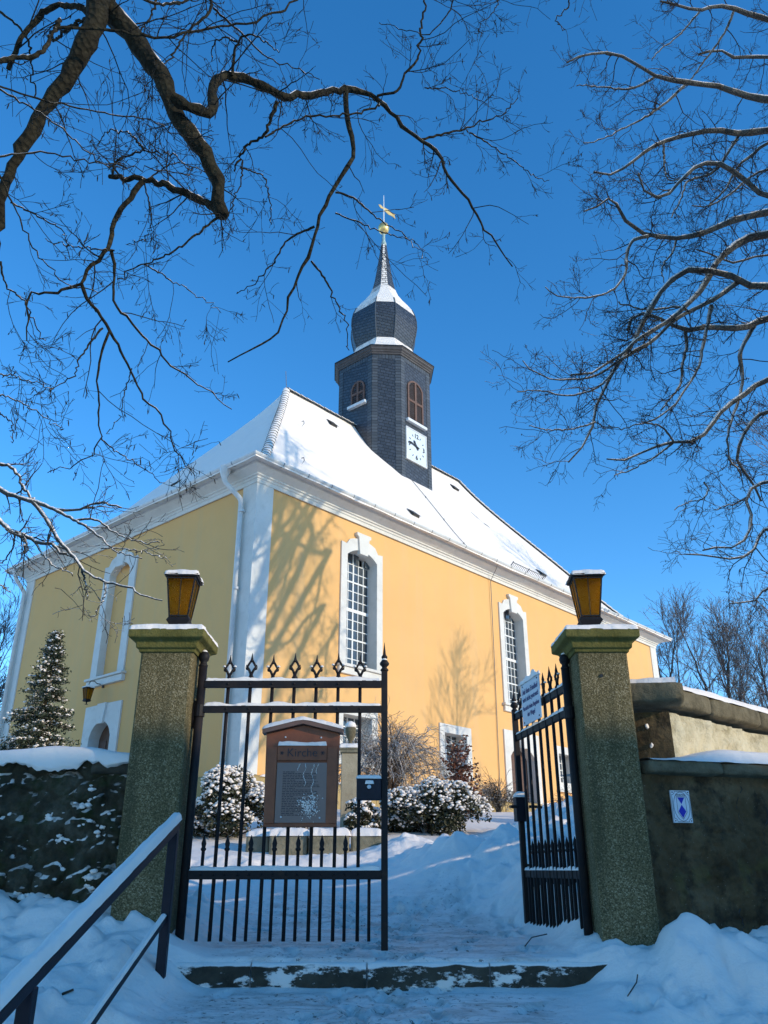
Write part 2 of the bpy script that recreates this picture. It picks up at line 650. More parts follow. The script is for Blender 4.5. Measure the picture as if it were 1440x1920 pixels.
M_leaf = m_leaf('evergreen_leaf', (0.012, 0.019, 0.008), (0.06, 0.056, 0.022), 0.62, 0.9)
M_leafred = m_leaf('dry_beech_leaf', (0.10, 0.030, 0.016), (0.21, 0.075, 0.04), 0.8, 1.0)
M_needle = m_leaf('conifer_needle', (0.014, 0.023, 0.011), (0.05, 0.06, 0.03), 0.72, 1.0)


def m_ground():
    k = NT('trodden_snow')
    at_ = k.n('ShaderNodeAttribute'); at_.attribute_name = 'tread'
    base = k.ramp(k.noise(1.2, 4), [(0.3, (0.885, 0.78, 0.695)), (0.7, (0.92, 0.815, 0.73))])
    mp = k.n('ShaderNodeMapping'); mp.inputs['Scale'].default_value = (4.2, 7.5, 6)
    k.l(k.coord(), mp.inputs[0])
    nz = k.noise(1.0, 6, 0.72, dist=0.6, vec=mp.outputs[0])
    dirt = k.math('MULTIPLY', k.ramp(nz, [(0.44, 0.0), (0.62, 0.9)]), at_.outputs['Fac'], True)
    mp2 = k.n('ShaderNodeMapping'); mp2.inputs['Scale'].default_value = (1.2, 2.4, 1)
    k.l(k.coord(), mp2.inputs[0])
    nz2 = k.noise(1.6, 5, 0.65, vec=mp2.outputs[0])
    dirt2 = k.math('MULTIPLY', k.ramp(nz2, [(0.38, 0.0), (0.7, 0.65)]), at_.outputs['Fac'], True)
    c = k.mix(dirt2, base, (0.66, 0.59, 0.54))
    c = k.mix(k.math('MULTIPLY', dirt, 0.75), c, (0.36, 0.29, 0.24))
    spk = k.math('MULTIPLY', k.ramp(k.noise(24, 5, 0.75), [(0.575, 0.0), (0.63, 0.9)]), at_.outputs['Fac'], True)
    c = k.mix(spk, c, (0.10, 0.075, 0.055))
    k.color(c).rough(0.62).spec(0.25)
    b1 = k.bump(nz, 0.25, 0.03)
    b2 = k.bump(k.noise(22, 5, 0.65), 0.4, 0.02, b1)
    k.bump(k.noise(300, 2), 0.3, 0.003, b2)
    return k.m


M_ground = m_ground()


def m_amber():
    k = NT('amber_glass')
    d = k.vor(30, 'F1')
    rings = k.math('SINE', k.math('MULTIPLY', d, 30.0))
    c = k.ramp(rings, [(0.0, (0.66, 0.43, 0.09)), (0.5, (0.78, 0.55, 0.15)), (1.0, (0.95, 0.78, 0.36))])
    k.color(c).rough(0.28).spec(0.5)
    k.b.inputs['Transmission Weight'].default_value = 1.0
    k.b.inputs['IOR'].default_value = 1.15
    nb = k.bump(rings, 0.5, 0.006)
    tr = k.n('ShaderNodeBsdfTranslucent')
    k.l(c, tr.inputs[0])
    mx = k.n('ShaderNodeMixShader'); mx.inputs[0].default_value = 0.5
    k.l(k.b.outputs[0], mx.inputs[1]); k.l(tr.outputs[0], mx.inputs[2])
    k.l(mx.outputs[0], k.out.inputs[0])
    return k.m


M_amber = m_amber()
M_lampiron = m_simple('lamp_metal', (0.014, 0.012, 0.012), 0.55, 0.25, 14, 0.25, 80, 0.25)
M_board = m_simple('notice_board_wood', (0.24, 0.068, 0.026), 0.5, 0.25, 9, 0.3, 50)
M_boardroof = m_simple('notice_board_roof', (0.16, 0.085, 0.06), 0.55, 0.2, 9, 0.3, 50)
M_paper = m_simple('notice_paper', (0.19, 0.125, 0.11), 0.3, 0.06, 6, 0)
M_ink = m_simple('ink', (0.03, 0.025, 0.03), 0.6, 0.1, 9, 0)
M_enamel = m_simple('white_enamel', (0.72, 0.75, 0.78), 0.3, 0.05, 6, 0)
M_blue = m_simple('blue_enamel', (0.02, 0.03, 0.42), 0.3, 0.1, 6, 0)
M_inkblue = m_simple('dark_blue_lettering', (0.03, 0.05, 0.16), 0.5, 0.1, 6, 0)
M_sign = m_simple('pale_sign_plate', (0.55, 0.62, 0.68), 0.4, 0.06, 6, 0)
M_housewall = m_simple('house_render', (0.55, 0.5, 0.42), 0.9, 0.1, 2, 0.2)
M_dirt = m_simple('dead_wood', (0.05, 0.035, 0.025), 0.8, 0.3, 9, 0.3)

# ------------------------------------------------------------ ground
GY = [-400, -60, -6, -3, 0, 2, 3.2, 4.40, 4.43, 5.50, 5.53, 7.4, 8.6, 10.2, 11.6, 14, 17, 20, 30, 80, 600]
GZ = [-5, -3.4, -2.2, -1.95, -1.6, -1.2, -0.98, -0.84, -0.68, -0.63, -0.485, -0.44, -0.20, 0.12, 0.40, 0.75, 1.05, 1.12, 1.15, 1.1, 0]
SY = [-400, -60, -6, -3, 0, 2, 3, 4.3, 5.2, 5.7, 6.2, 7.4, 8.6, 10.2, 11.6, 14, 17, 20, 30, 80, 600]
SZ = [-5, -3.4, -2.2, -1.95, -1.6, -1.15, -0.86, -0.61, -0.43, -0.31, -0.24, -0.22, -0.08, 0.16, 0.42, 0.78, 1.05, 1.12, 1.15, 1.1, 0]


def gz(x, y, noise=True):
    x = np.asarray(x, float); y = np.asarray(y, float)
    zc = np.interp(y, GY, GZ)
    zs = np.interp(y, SY, SZ)
    wob = 0.10 * fbm(x * 0 + 3.3, y * 1.7, 3, 4)
    # how far beside the swept way
    left = sstep(-1.05 + wob, -1.55 + wob, x)
    right = sstep(1.02 + wob * 1.5, 1.5 + wob, x)
    beyond = sstep(7.2, 8.2, y)
    left = left * (1 - beyond) + beyond * sstep(-3.2, -4.0, x)
    right = np.clip(right, 0, 1)
    side = np.clip(left + right, 0, 1)
    z = zc * (1 - side) + zs * side

    def g(cx, cy, sx, sy, a):
        return a * np.exp(-((x - cx) / sx) ** 2 - ((y - cy) / sy) ** 2)
    # shovelled banks
    nearside = 1 - sstep(6.0, 6.6, y)
    z = z + g(1.84, 5.36, 0.26, 0.22, 0.24) + g(2.55, 5.2, 0.35, 0.3, 0.10) - 0.16 * right * nearside * sstep(5.5, 4.2, y) \
        - 0.12 * right * nearside
    z = z + g(-1.55, 5.25, 0.3, 0.4, 0.04) + g(-2.4, 5.8, 0.5, 0.25, 0.10) + g(-2.0, 5.75, 0.2, 0.15, 0.08)
    bank = g(0.85, 9.2, 0.62, 0.65, 0.36) + g(1.6, 8.4, 0.55, 0.6, 0.33) + g(0.25, 10.2, 0.45, 0.45, 0.20) + g(1.25, 7.7, 0.3, 0.4, 0.14)
    bank = bank + g(2.6, 10.6, 0.9, 1.6, 0.55) + g(3.6, 9.0, 1.0, 1.2, 0.35)
    lb = g(-1.9, 9.4, 0.9, 0.45, 0.12) + g(-0.6, 9.7, 0.8, 0.3, 0.10)
    z = z + bank + lb
    z = z + g(1.36, 6.3, 0.16, 0.5, 0.10) + g(1.3, 7.1, 0.2, 0.4, 0.05) + g(-0.9, 5.75, 0.7, 0.16, 0.03)
    # dip from shovelling towards the church door
    z = z - g(1.9, 13.2, 0.8, 1.6, 0.10)
    if noise:
        lump = np.clip(bank * 2.2 + lb * 3 + 0.8 * side * (1 - sstep(9, 14, y)), 0, 1)
        near = 1 - sstep(12, 20, np.hypot(x, y))
        bil = np.abs(fbm(x * 2.3, y * 2.3, 4, 31)) * 0.22 - 0.04 + np.clip(bank * 2, 0, 1) * (0.26 * np.abs(fbm(x * 3.1 + 5, y * 3.1, 4, 36)) - 0.05)
        z = z + lump * near * (bil + 0.05 * fbm(x * 6.5, y * 6.5, 3, 8))
        z = z + near * (1 - lump) * 0.010 * fbm(x * 5, y * 5, 4, 21)
        z = z + near * lump * 0.022 * fbm(x * 17, y * 17, 3, 77)
        z = z + 0.05 * fbm(x * 0.4, y * 0.4, 3, 9) * sstep(10, 14, y)
        clump = vnoise(x * 9.0, y * 9.0, 51)
        z = z + lump * near * 0.042 * sstep(0.68, 0.92, clump)
    return z


def lines(lo, hi, fine, grow, lim):
    a = list(np.arange(lo, hi + 1e-6, fine))
    s = fine; p = hi
    up = []
    while p < lim:
        s *= grow; p += s; up.append(p)
    s = fine; p = lo
    dn = []
    while p > -lim:
        s *= grow; p -= s; dn.append(p)
    return np.array(dn[::-1] + a + up)


gx_ = lines(-3.0, 3.2, 0.028, 1.09, 700)
gy_ = lines(3.4, 11.5, 0.028, 1.09, 700)
GXX, GYY = np.meshgrid(gx_, gy_)
GZZ = gz(GXX, GYY)
nyy, nxx = GXX.shape
idx = np.arange(nyy * nxx).reshape(nyy, nxx)
gF = np.stack([idx[:-1, :-1], idx[:-1, 1:], idx[1:, 1:], idx[1:, :-1]], -1).reshape(-1, 4)
g_me = fast_mesh('snowy_ground', np.stack([GXX, GYY, GZZ], -1).reshape(-1, 3), gF)
tread = (1 - sstep(0.75, 1.2, np.abs(GXX + 0.05 + 0.15 * fbm(GXX * 0, GYY * 1.3, 2, 61)))) * sstep(2.5, 3.5, GYY) * (1 - sstep(7.6, 8.6, GYY + 0.5 * GXX))
tread = np.maximum(tread, 0.6 * np.exp(-((GYY - 8.0 - 0.1 * GXX) / 0.55) ** 2) * (GXX < 0.7) * (GXX > -4))
tread = tread * (1 - 0.8 * np.exp(-((GYY - 5.83) / 0.16) ** 2) * (GXX < 0.05))
tread = tread * (1 - 0.75 * np.exp(-((GYY - 5.40) / 0.10) ** 2))
at_ = g_me.attributes.new('tread', 'FLOAT', 'POINT')
at_.data.foreach_set('value', tread.ravel().astype(np.float32))
ground = obj('ground', g_me, M_ground, smooth=True)
tag(ground, kind='structure')


fp = np.random.default_rng(4)
prints = []
for i in range(120):
    fy = 3.5 + 5.0 * fp.random(); fx = fp.normal() * 0.42 + (0.25 if fy > 6 else 0)
    prints.append((fx, fy, fp.normal() * 0.35 + (0 if fp.random() < 0.5 else PI)))
for i in range(16):
    prints.append((1.25 + 0.5 * fp.random(), 4.3 + 0.8 * fp.random(), fp.random() * 6))
co = np.stack([GXX, GYY, GZZ], -1).reshape(-1, 3)
for (fx, fy, fa) in prints:
    sel = np.where((np.abs(co[:, 0] - fx) < 0.25) & (np.abs(co[:, 1] - fy) < 0.25))[0]
    dx = co[sel, 0] - fx; dy = co[sel, 1] - fy
    u = dx * math.cos(fa) + dy * math.sin(fa); v = -dx * math.sin(fa) + dy * math.cos(fa)
    w_ = np.where(v > 0, 0.052, 0.042)
    e_ = (u / w_) ** 2 + (v / 0.145) ** 2
    co[sel, 2] += -0.022 * sstep(1.15, 0.75, e_) + 0.008 * np.exp(-((e_ - 1.5) / 0.4) ** 2)
g_me.vertices.foreach_set('co', co.astype(np.float32).ravel()); g_me.update()


def gz1(x, y):
    return float(gz(np.array([x]), np.array([y]))[0])


# ------------------------------------------------------------ church
G = 1.1
CA = R_(41.7)
CO = (-2.983, 17.5, G)
LC, WC = 21.3, 11.2
church = empty('church', CO, PI / 2 - CA)
tag(church, 'yellow plastered village church with snowy hipped roof and slate onion tower', 'church')


def Z(z):
    return z - G


# walls, with openings cut as rectangles (cx, halfwidth, z0, z1)
openR = [(3.6, .66, 4.5, 7.72), (10.65, .66, 4.5, 7.72), (17.7, .66, 4.5, 7.72),
         (3.5, .6, 2.35, 3.5), (7.4, .6, 2.35, 3.5), (13.3, .6, 2.35, 3.5), (10.7, .74, 1.3, 3.5)]
openL = [(5.62, .62, 4.62, 7.75), (5.55, .62, 1.3, 3.5)]


def wall_face(mb, length, ops, z0, z1, put):
    xs = sorted({0.0, length} | {c - h for c, h, a, b in ops} | {c + h for c, h, a, b in ops})
    zs = sorted({z0, z1} | {a for c, h, a, b in ops} | {b for c, h, a, b in ops})
    for i in range(len(xs) - 1):
        for j in range(len(zs) - 1):
            xm = (xs[i] + xs[i + 1]) / 2; zm = (zs[j] + zs[j + 1]) / 2
            if any(c - h < xm < c + h and a < zm < b for c, h, a, b in ops):
                continue
            mb.add([put(xs[i], zs[j]), put(xs[i + 1], zs[j]), put(xs[i + 1], zs[j + 1]), put(xs[i], zs[j + 1])], [(0, 1, 2, 3)])


mb = MB()
wall_face(mb, LC, openR, 0.4, 8.6, lambda a, z: (a, 0, Z(z)))
wall_face(mb, WC, openL, 0.4, 8.6, lambda a, z: (0, a, Z(z)))
mb.add([(LC, 0, Z(.4)), (LC, WC, Z(.4)), (LC, WC, Z(8.6)), (LC, 0, Z(8.6))], [(0, 1, 2, 3)])
mb.add([(0, WC, Z(.4)), (LC, WC, Z(.4)), (LC, WC, Z(8.6)), (0, WC, Z(8.6))], [(0, 1, 2, 3)])
mb.build('wall', M_plaster, church, recalc=False)

# plinth with snow lying on its ledge
mb = MB()
mb.ring([(0.004, Z(0.3)), (0.13, Z(0.3)), (0.13, Z(1.72)), (0.10, Z(1.76)), (0.004, Z(1.80))], 0, LC, 0, WC)
plinth = mb.build('plinth', m_moss_stone('plinth_render', (0.30, 0.21, 0.09), (0.48, 0.34, 0.15), 3, 0.3), church)
mb = MB()
for (a, b) in ((0.5, 9.95), (11.5, LC)):
    snow_slab(a, b, -0.15, -0.002, Z(1.765), 0.06, 60, 6, 3, mb=mb)
mb.build('snow_ledge', M_snow, plinth, True)

# corner pilasters
mb = MB()
for (x, y) in ((0, 0), (LC, 0), (0, WC), (LC, WC)):
    x0, x1 = (-0.035, 0.48) if x == 0 else (LC - 0.48, LC + 0.035)
    y0, y1 = (-0.035, 0.48) if y == 0 else (WC - 0.48, WC + 0.035)
    m = MB().box(x0, x1, y0, y1, Z(1.80), Z(8.40))
    m.build('corner_pilaster', M_white, church, bevel=0.01)
# cornice
mb = MB()
mb.ring([(0.02, Z(8.36)), (0.055, Z(8.36)), (0.055, Z(8.45)), (0.085, Z(8.47)), (0.085, Z(8.51)), (0.13, Z(8.53)), (0.13, Z(8.56)),
         (0.20, Z(8.60)), (0.28, Z(8.64)), (0.33, Z(8.67)), (0.33, Z(8.735)), (0.0, Z(8.74))], 0, LC, 0, WC)
mb.build('cornice', M_white, church)
MB().ring([(0.325, Z(8.738)), (0.46, Z(8.744)), (0.46, Z(8.764)), (0.2, Z(8.768))], 0, LC, 0, WC).build('eaves_board', M_white, church)
# gutter
prof = []
for k in range(9):
    t = PI + PI * k / 8
    prof.append((0.50 + 0.085 * math.cos(t), Z(8.80) + 0.085 * math.sin(t)))
for k in range(9):
    t = 2 * PI - PI * k / 8
    prof.append((0.50 + 0.077 * math.cos(t), Z(8.80) + 0.077 * math.sin(t)))
gut = MB().ring(prof, 0, LC, 0, WC, close=True).build('gutter', M_pipe, church)
mb = MB()
for k in range(28):
    x = 0.3 + k * 0.8
    if x < LC:
        pts = [(x, -0.50 - 0.09 * math.cos(PI + PI * j / 8), Z(8.80) + 0.09 * math.sin(PI + PI * j / 8)) for j in range(9)]
        mb.tube(pts, 0.007, 4)
for k in range(14):
    y = 0.3 + k * 0.8
    if y < WC:
        pts = [(-0.50 - 0.09 * math.cos(PI + PI * j / 8), y, Z(8.80) + 0.09 * math.sin(PI + PI * j / 8)) for j in range(9)]
        mb.tube(pts, 0.007, 4)
tag(mb.build('gutter_bracket', M_wire, gut), kind='stuff')

# roof
RD = np.array([-.54, -.3, 0, .41, 1.26, 2.23, 3.94, 5.6])
RZ = np.array([8.76, 8.80, 8.92, 9.20, 10.15, 11.30, 13.48, 15.80])
rd = np.array(list(np.linspace(-.54, 1.3, 14)) + list(np.linspace(1.45, 5.6, 28)))
RFIT = np.polyfit(RD, RZ, 4)
rz_s = np.polyval(RFIT, rd)


def roof_z(d):
    return float(np.polyval(RFIT, d))


def hip_x(d):
    return d if d < 0 else d * 5.5 / 5.6


mb = MB()
mb.ring([(-d if d < 5.59 else -5.5, Z(z) - 0.025) for d, z in zip(rd[1:-1], rz_s[1:-1])], 0, LC, 0, WC)
roof = mb.build('roof', M_tile, church)
# snow cover of each slope
mb = MB()
na = 90
for side in range(4):
    P = np.zeros((len(rd), na, 3))
    for i, (d, z) in enumerate(zip(rd, rz_s)):
        hx = hip_x(d)
        if side == 0: a0, a1, = hx, LC - hx
        elif side == 2: a0, a1 = LC - hx, hx
        elif side == 1: a0, a1 = d, WC - d
        else: a0, a1 = WC - d, d
        t = np.linspace(a0, a1, na)
        if side == 0: P[i] = np.stack([t, np.full(na, d), np.full(na, Z(z))], -1)
        elif side == 2: P[i] = np.stack([t, np.full(na, WC - d), np.full(na, Z(z))], -1)
        elif side == 1: P[i] = np.stack([np.full(na, LC - hx), t, np.full(na, Z(z))], -1)
        else: P[i] = np.stack([np.full(na, hx), t, np.full(na, Z(z))], -1)
    tt = np.linspace(0, 1, na)[None, :] * (LC if side % 2 == 0 else WC)
    e = np.minimum(np.linspace(0, 1, na), 1 - np.linspace(0, 1, na))[None, :]
    nzz = 0.035 * fbm(tt * 0.7, rd[:, None] * 0.9 + side * 40, 4, 12) * np.clip(e * 20, 0, 1)
    P[:, :, 2] += nzz
    P[0, :, 2] -= 0.0
    low = P[0].copy(); low[:, 2] -= 0.055 + 0.02 * np.abs(fbm(tt[0] * 2.5, tt[0] * 0, 3, 5 + side))
    P = np.concatenate([low[None], P], 0)
    mb.grid(P)
mb.build('snow_cover', M_snowroof, roof, True)
# hip and ridge tiles
tl = MB()
pts = [(0, 0.145 * math.cos(t), 0.10 * math.sin(t)) for t in np.linspace(0, PI, 8)]
V = [(0, y, z) for _, y, z in pts] + [(0.42, y * 0.8, z * 0.8 - 0.01) for _, y, z in pts] + [(0, 0, 0)]
F = [(k, k + 1, k + 9, k + 8) for k in range(7)] + [(k + 1, k, 16) for k in range(7)]
tl.add(V, F)
k = NT('ridge_tile_snowed')
c = k.ramp(k.noise(20, 3), [(0.3, (0.12, 0.11, 0.10)), (0.7, (0.26, 0.25, 0.235))])
k.color(k.mix(k.up(0.12, 0.5, 0.3, 6), c, SNOW)).rough(0.8)
ME_tile = tl.mesh('ridge_tile'); fix_normals(ME_tile)
ME_tile.materials.append(k.m)


def put_tile(p, q):
    o = bpy.data.objects.new('ridge_tile', ME_tile)
    col.objects.link(o); o.parent = roof
    d = (Vector(q) - Vector(p)).normalized()
    up = Vector((0, 0, 1)); side = up.cross(d).normalized(); u2 = d.cross(side)
    m = Matrix((d, side, u2)).transposed().to_4x4()
    m.translation = Vector(p)
    o.matrix_local = m @ Matrix.Rotation(rng.normal() * 0.02, 4, 'Z')


dd = np.linspace(-0.42, 5.58, 400)
for far in (False, True):
    P = np.array([[hip_x(d) if not far else LC - hip_x(d), d, Z(roof_z(d)) + 0.0] for d in dd])
    s = np.concatenate([[0], np.cumsum(np.linalg.norm(np.diff(P, axis=0), axis=1))])
    n = int(s[-1] / 0.29)
    for i in range(n):
        a = [np.interp(i * 0.29, s, P[:, j]) for j in range(3)]; b = [np.interp(i * 0.29 + 0.3, s, P[:, j]) for j in range(3)]
        put_tile(a, b)
for i in range(34):
    x = 5.5 + i * 0.30
    put_tile((x, 5.6, Z(15.80)), (x + 0.3, 5.6, Z(15.80)))

# roof vents, small slots under a tin lid
def roof_frame(side, a, d):
    """local matrix on a slope: x along eave, y up slope, z normal"""
    e = 0.05
    if side == 'R':
        p = Vector((a, d, Z(roof_z(d)))); up = Vector((0, e, roof_z(d + e) - roof_z(d))).normalized(); al = Vector((1, 0, 0))
    else:
        p = Vector((d, a, Z(roof_z(d)))); up = Vector((e, 0, roof_z(d + e) - roof_z(d))).normalized(); al = Vector((0, -1, 0))
    nrm = al.cross(up)
    m = Matrix((al, up, nrm)).transposed().to_4x4(); m.translation = p
    return m


vm = MB().prism([(-0.22, 0.0), (0.22, 0.0), (0.17, 0.13), (-0.17, 0.13)], -0.05, 0.012)
vm.add([(-0.24, -0.07, 0.135), (0.24, -0.07, 0.135), (0.22, 0.42, 0.03), (-0.22, 0.42, 0.03), (-0.24, -0.07, 0.15), (0.24, -0.07, 0.15), (0.22, 0.42, 0.045), (-0.22, 0.42, 0.045)],
       [(0, 3, 2, 1), (4, 5, 6, 7), (0, 1, 5, 4), (1, 2, 6, 5), (2, 3, 7, 6), (3, 0, 4, 7)])
ME_vent = vm.mesh('roof_vent'); fix_normals(ME_vent); ME_vent.materials.append(m_simple('vent_tin', (0.06, 0.055, 0.05), 0.6, 0.3, 8, 0.2))
for (s_, a, d) in (('R', 7.3, 5.0), ('R', 7.64, 1.48), ('R', 14.7, 5.0), ('R', 15.24, 1.43), ('L', 6.73, 2.1)):
    o = bpy.data.objects.new('roof_vent', ME_vent); col.objects.link(o); o.parent = roof; o.matrix_local = roof_frame(s_, a, d) @ Matrix.Diagonal((0.8, 0.8, 0.62, 1))
# snow guards
for (s_, a, d, w) in (('R', 12.85, 0.75, 2.1), ('L', 8.55, 0.75, 3.3)):
    mb = MB()
    for zz in (0.06, 0.26):
        mb.tube([(-w / 2, -0.02, zz), (w / 2, -0.02, zz)], 0.016, 6)
    nb = int(w / 0.1)
    for i in range(nb + 1):
        x = -w / 2 + w * i / nb
        mb.tube([(x, -0.02, 0.0), (x, -0.02, 0.30 if i % 10 == 0 else 0.26)], 0.022 if i % 10 == 0 else 0.009, 5)
    o = mb.build('snow_guard', M_wire, roof)
    o.matrix_local = roof_frame(s_, a, d)
# small roof hooks
for (a, d) in ((4.6, 3.7), (2.6, 1.4)):
    o = MB().tube([(0, 0, 0), (0, 0, 0.16), (0, 0.1, 0.2), (0, 0.16, 0.14)], 0.014, 5).build('roof_hook', M_wire, roof)
    o.matrix_local = roof_frame('R', a, d)
# lightning conductors
mb = MB().tube([(5.5, 5.6, Z(15.8)), (5.42, 5.6, Z(16.55))], 0.012, 5)
mb.build('lightning_rod', M_wire, roof)
pts = [(10.39 + (9.28 - 10.39) * t, 4.0 + (-0.5 - 4.0) * t, Z(roof_z(4.0 - 4.5 * t)) + 0.045) for t in np.linspace(0, 1, 24)]
pts += [(9.35, -0.36, Z(8.6)), (9.45, -0.06, Z(8.3)), (9.45, -0.03, Z(5)), (9.40, -0.03, Z(1.9))]
mb = MB().tube(pts, 0.011, 5)
for i in range(0, 24, 5):
    mb.tube([(pts[i][0], pts[i][1], pts[i][2] - 0.05), (pts[i][0], pts[i][1], pts[i][2] + 0.03)], 0.02, 5)
mb.build('lightning_conductor', M_wire, church)

# downpipes
def downpipe(pts):
    P = np.array(pts, float)
    # round the bends
    Q = [P[0]]
    for i in range(1, len(P) - 1):
        a, b, c = P[i - 1], P[i], P[i + 1]
        for t in np.linspace(0, 1, 6):
            ra = b + (a - b) / np.linalg.norm(a - b) * 0.1; rc = b + (c - b) / np.linalg.norm(c - b) * 0.1
            Q.append((1 - t) ** 2 * ra + 2 * t * (1 - t) * b + t * t * rc)
    Q.append(P[-1])
    mb = MB().tube(Q, 0.062, 12)
    o = mb.build('downpipe', M_pipe, church, True)
    mb = MB()
    x, y = P[-1][0], P[-1][1]
    for z in np.arange(P[-1][2] + 0.8, P[-2][2] - 0.1, 1.9):
        MB().lathe([(0.064, -0.03), (0.072, -0.03), (0.072, 0.03), (0.064, 0.03)], 12, (x, y, z)).build('pipe_collar', M_pipe, o)
    MB().lathe([(0.06, -0.30), (0.075, -0.25), (0.13, -0.08), (0.14, 0.05)], 10, (P[0][0], P[0][1], P[0][2] + 0.1)).build('pipe_funnel', M_pipe, o)


downpipe([(-0.5, 0.62, Z(8.65)), (-0.5, 0.62, Z(8.42)), (-0.13, 0.40, Z(8.0)), (-0.13, 0.36, Z(1.2))])
downpipe([(-0.5, WC - 0.1, Z(8.65)), (-0.5, WC - 0.1, Z(8.42)), (-0.13, WC - 0.12, Z(8.0)), (-0.13, WC - 0.12, Z(1.2))])
downpipe([(LC + 0.5, 0.3, Z(8.65)), (LC + 0.5, 0.3, Z(8.42)), (LC + 0.13, 0.2, Z(8.0)), (LC + 0.13, 0.2, Z(1.2))])


# windows -----------------------------------------------------------------
def arch(hw, z_side, rise, n=13):
    """points of a segmental arch from -hw to hw"""
    r = (hw * hw + rise * rise) / (2 * rise)
    out = []
    for i in range(n):
        x = -hw + 2 * hw * i / (n - 1)
        out.append((x, z_side + math.sqrt(max(r * r - x * x, 0)) - (r - rise)))
    return out


def surround(hw, zb, z_side, rise, ow, o_side, o_rise, ears=True):
    """stone frame: outer face proud of the wall, inner reveal going back"""
    inner = [(-hw, zb)] + arch(hw, z_side, rise) + [(hw, zb)]
    oa = arch(ow, o_side, o_rise)
    if ears:
        oa[0] = (-ow, o_side + 0.02); oa[-1] = (ow, o_side + 0.02)
        oa[1] = (-ow + 0.14, o_side - 0.015); oa[-2] = (ow - 0.14, o_side - 0.015)
        outer_a = [(-ow, o_side + 0.02)] + [(x * 0.93, z + 0.015) for x, z in oa[1:-1]] + [(ow, o_side + 0.02)]
    else:
        outer_a = oa
    outer = [(-ow, zb)] + outer_a + [(ow, zb)]
    n = len(inner)
    V = []; F = []
    for (x, z) in outer: V.append((x, 0.01, z))
    for (x, z) in outer: V.append((x, -0.045, z))
    for (x, z) in inner: V.append((x, -0.045, z))
    for (x, z) in inner: V.append((x, 0.36, z))
    for r in range(3):
        for i in range(n - 1):
            F.append((r * n + i, r * n + i + 1, (r + 1) * n + i + 1, (r + 1) * n + i))
    mb = MB(); mb.add(V, F)
    return mb


def pane_grid(win, hw, zb, z_side, rise, ncol, rows, thick_rows, depth, mull=None, barw=0.022):
    """bars and panes, each an object under the window"""
    colx = np.linspace(-hw, hw, ncol + 1)
    zs = rows

    def top(x):
        r = (hw * hw + rise * rise) / (2 * rise)
        return z_side + math.sqrt(max(r * r - x * x, 0)) - (r - rise)
    for i in range(1, ncol):
        w = 0.045 if mull and i in mull else barw
        zt = top(colx[i])
        MB().box(colx[i] - w / 2, colx[i] + w / 2, depth - 0.025, depth + 0.025, zb, zt).build('glazing_bar', M_bar, win)
    for j in range(1, len(zs) - 1):
        h = thick_rows.get(j, barw)
        dz = 0.031 if h > barw else 0.021
        MB().box(-hw, hw, depth - dz, depth + dz, zs[j] - h / 2, zs[j] + h / 2).build('crossbar' if h > barw else 'glazing_bar', M_bar, win)
    cache = {}
    for i in range(ncol):
        for j in range(len(zs) - 1):
            a, b = colx[i], colx[i + 1]
            z0 = zs[j]; z1 = zs[j + 1]
            if j == len(zs) - 2:
                poly = [(a, z0), (b, z0), (b, top(b)), ((a + b) / 2, top((a + b) / 2)), (a, top(a))]
                o = MB().prism(poly, depth + 0.004, depth + 0.012).build('pane', M_glass, win)
            else:
                key = round(z1 - z0, 3)
                if key not in cache:
                    cache[key] = MB().box(0, b - a, -0.004, 0.004, 0, z1 - z0).mesh('pane')
                    fix_normals(cache[key])
                o = obj('pane', cache[key], M_glass, win, loc=(a, depth, z0))
            o.rotation_euler = (rng.normal() * 0.012, 0, rng.normal() * 0.012)


big_rows = [4.58, 4.83, 5.08, 5.33, 5.58, 5.83, 6.09, 6.35, 6.60, 6.85, 7.10, 7.34, 7.68]
big_rows = [Z(z) for z in big_rows]
for i, cx in enumerate((3.6, 10.65, 17.7)):
    w = surround(0.56, Z(4.58), Z(7.42), 0.22, 0.78, Z(7.70), 0.24).build('window', M_white, church, recalc=True, loc=(cx, 0, 0))
    MB().prism([(-0.15, Z(7.52)), (0.15, Z(7.52)), (0.20, Z(7.98)), (0.27, Z(8.02)), (0.27, Z(8.10)), (-0.27, Z(8.10)), (-0.27, Z(8.02)), (-0.20, Z(7.98))], -0.10, 0.01).build('keystone', M_white, w, bevel=0.008)
    sl = MB().box(-0.80, 0.80, -0.075, 0.37, Z(4.33), Z(4.50)).box(-0.86, 0.86, -0.13, 0.37, Z(4.503), Z(4.575)).build('sill', M_white, w, bevel=0.012)
    pane_grid(w, 0.57, Z(4.58), Z(7.42), 0.22, 6, big_rows, {3: 0.04, 6: 0.085, 9: 0.04}, 0.31, mull=(3,))
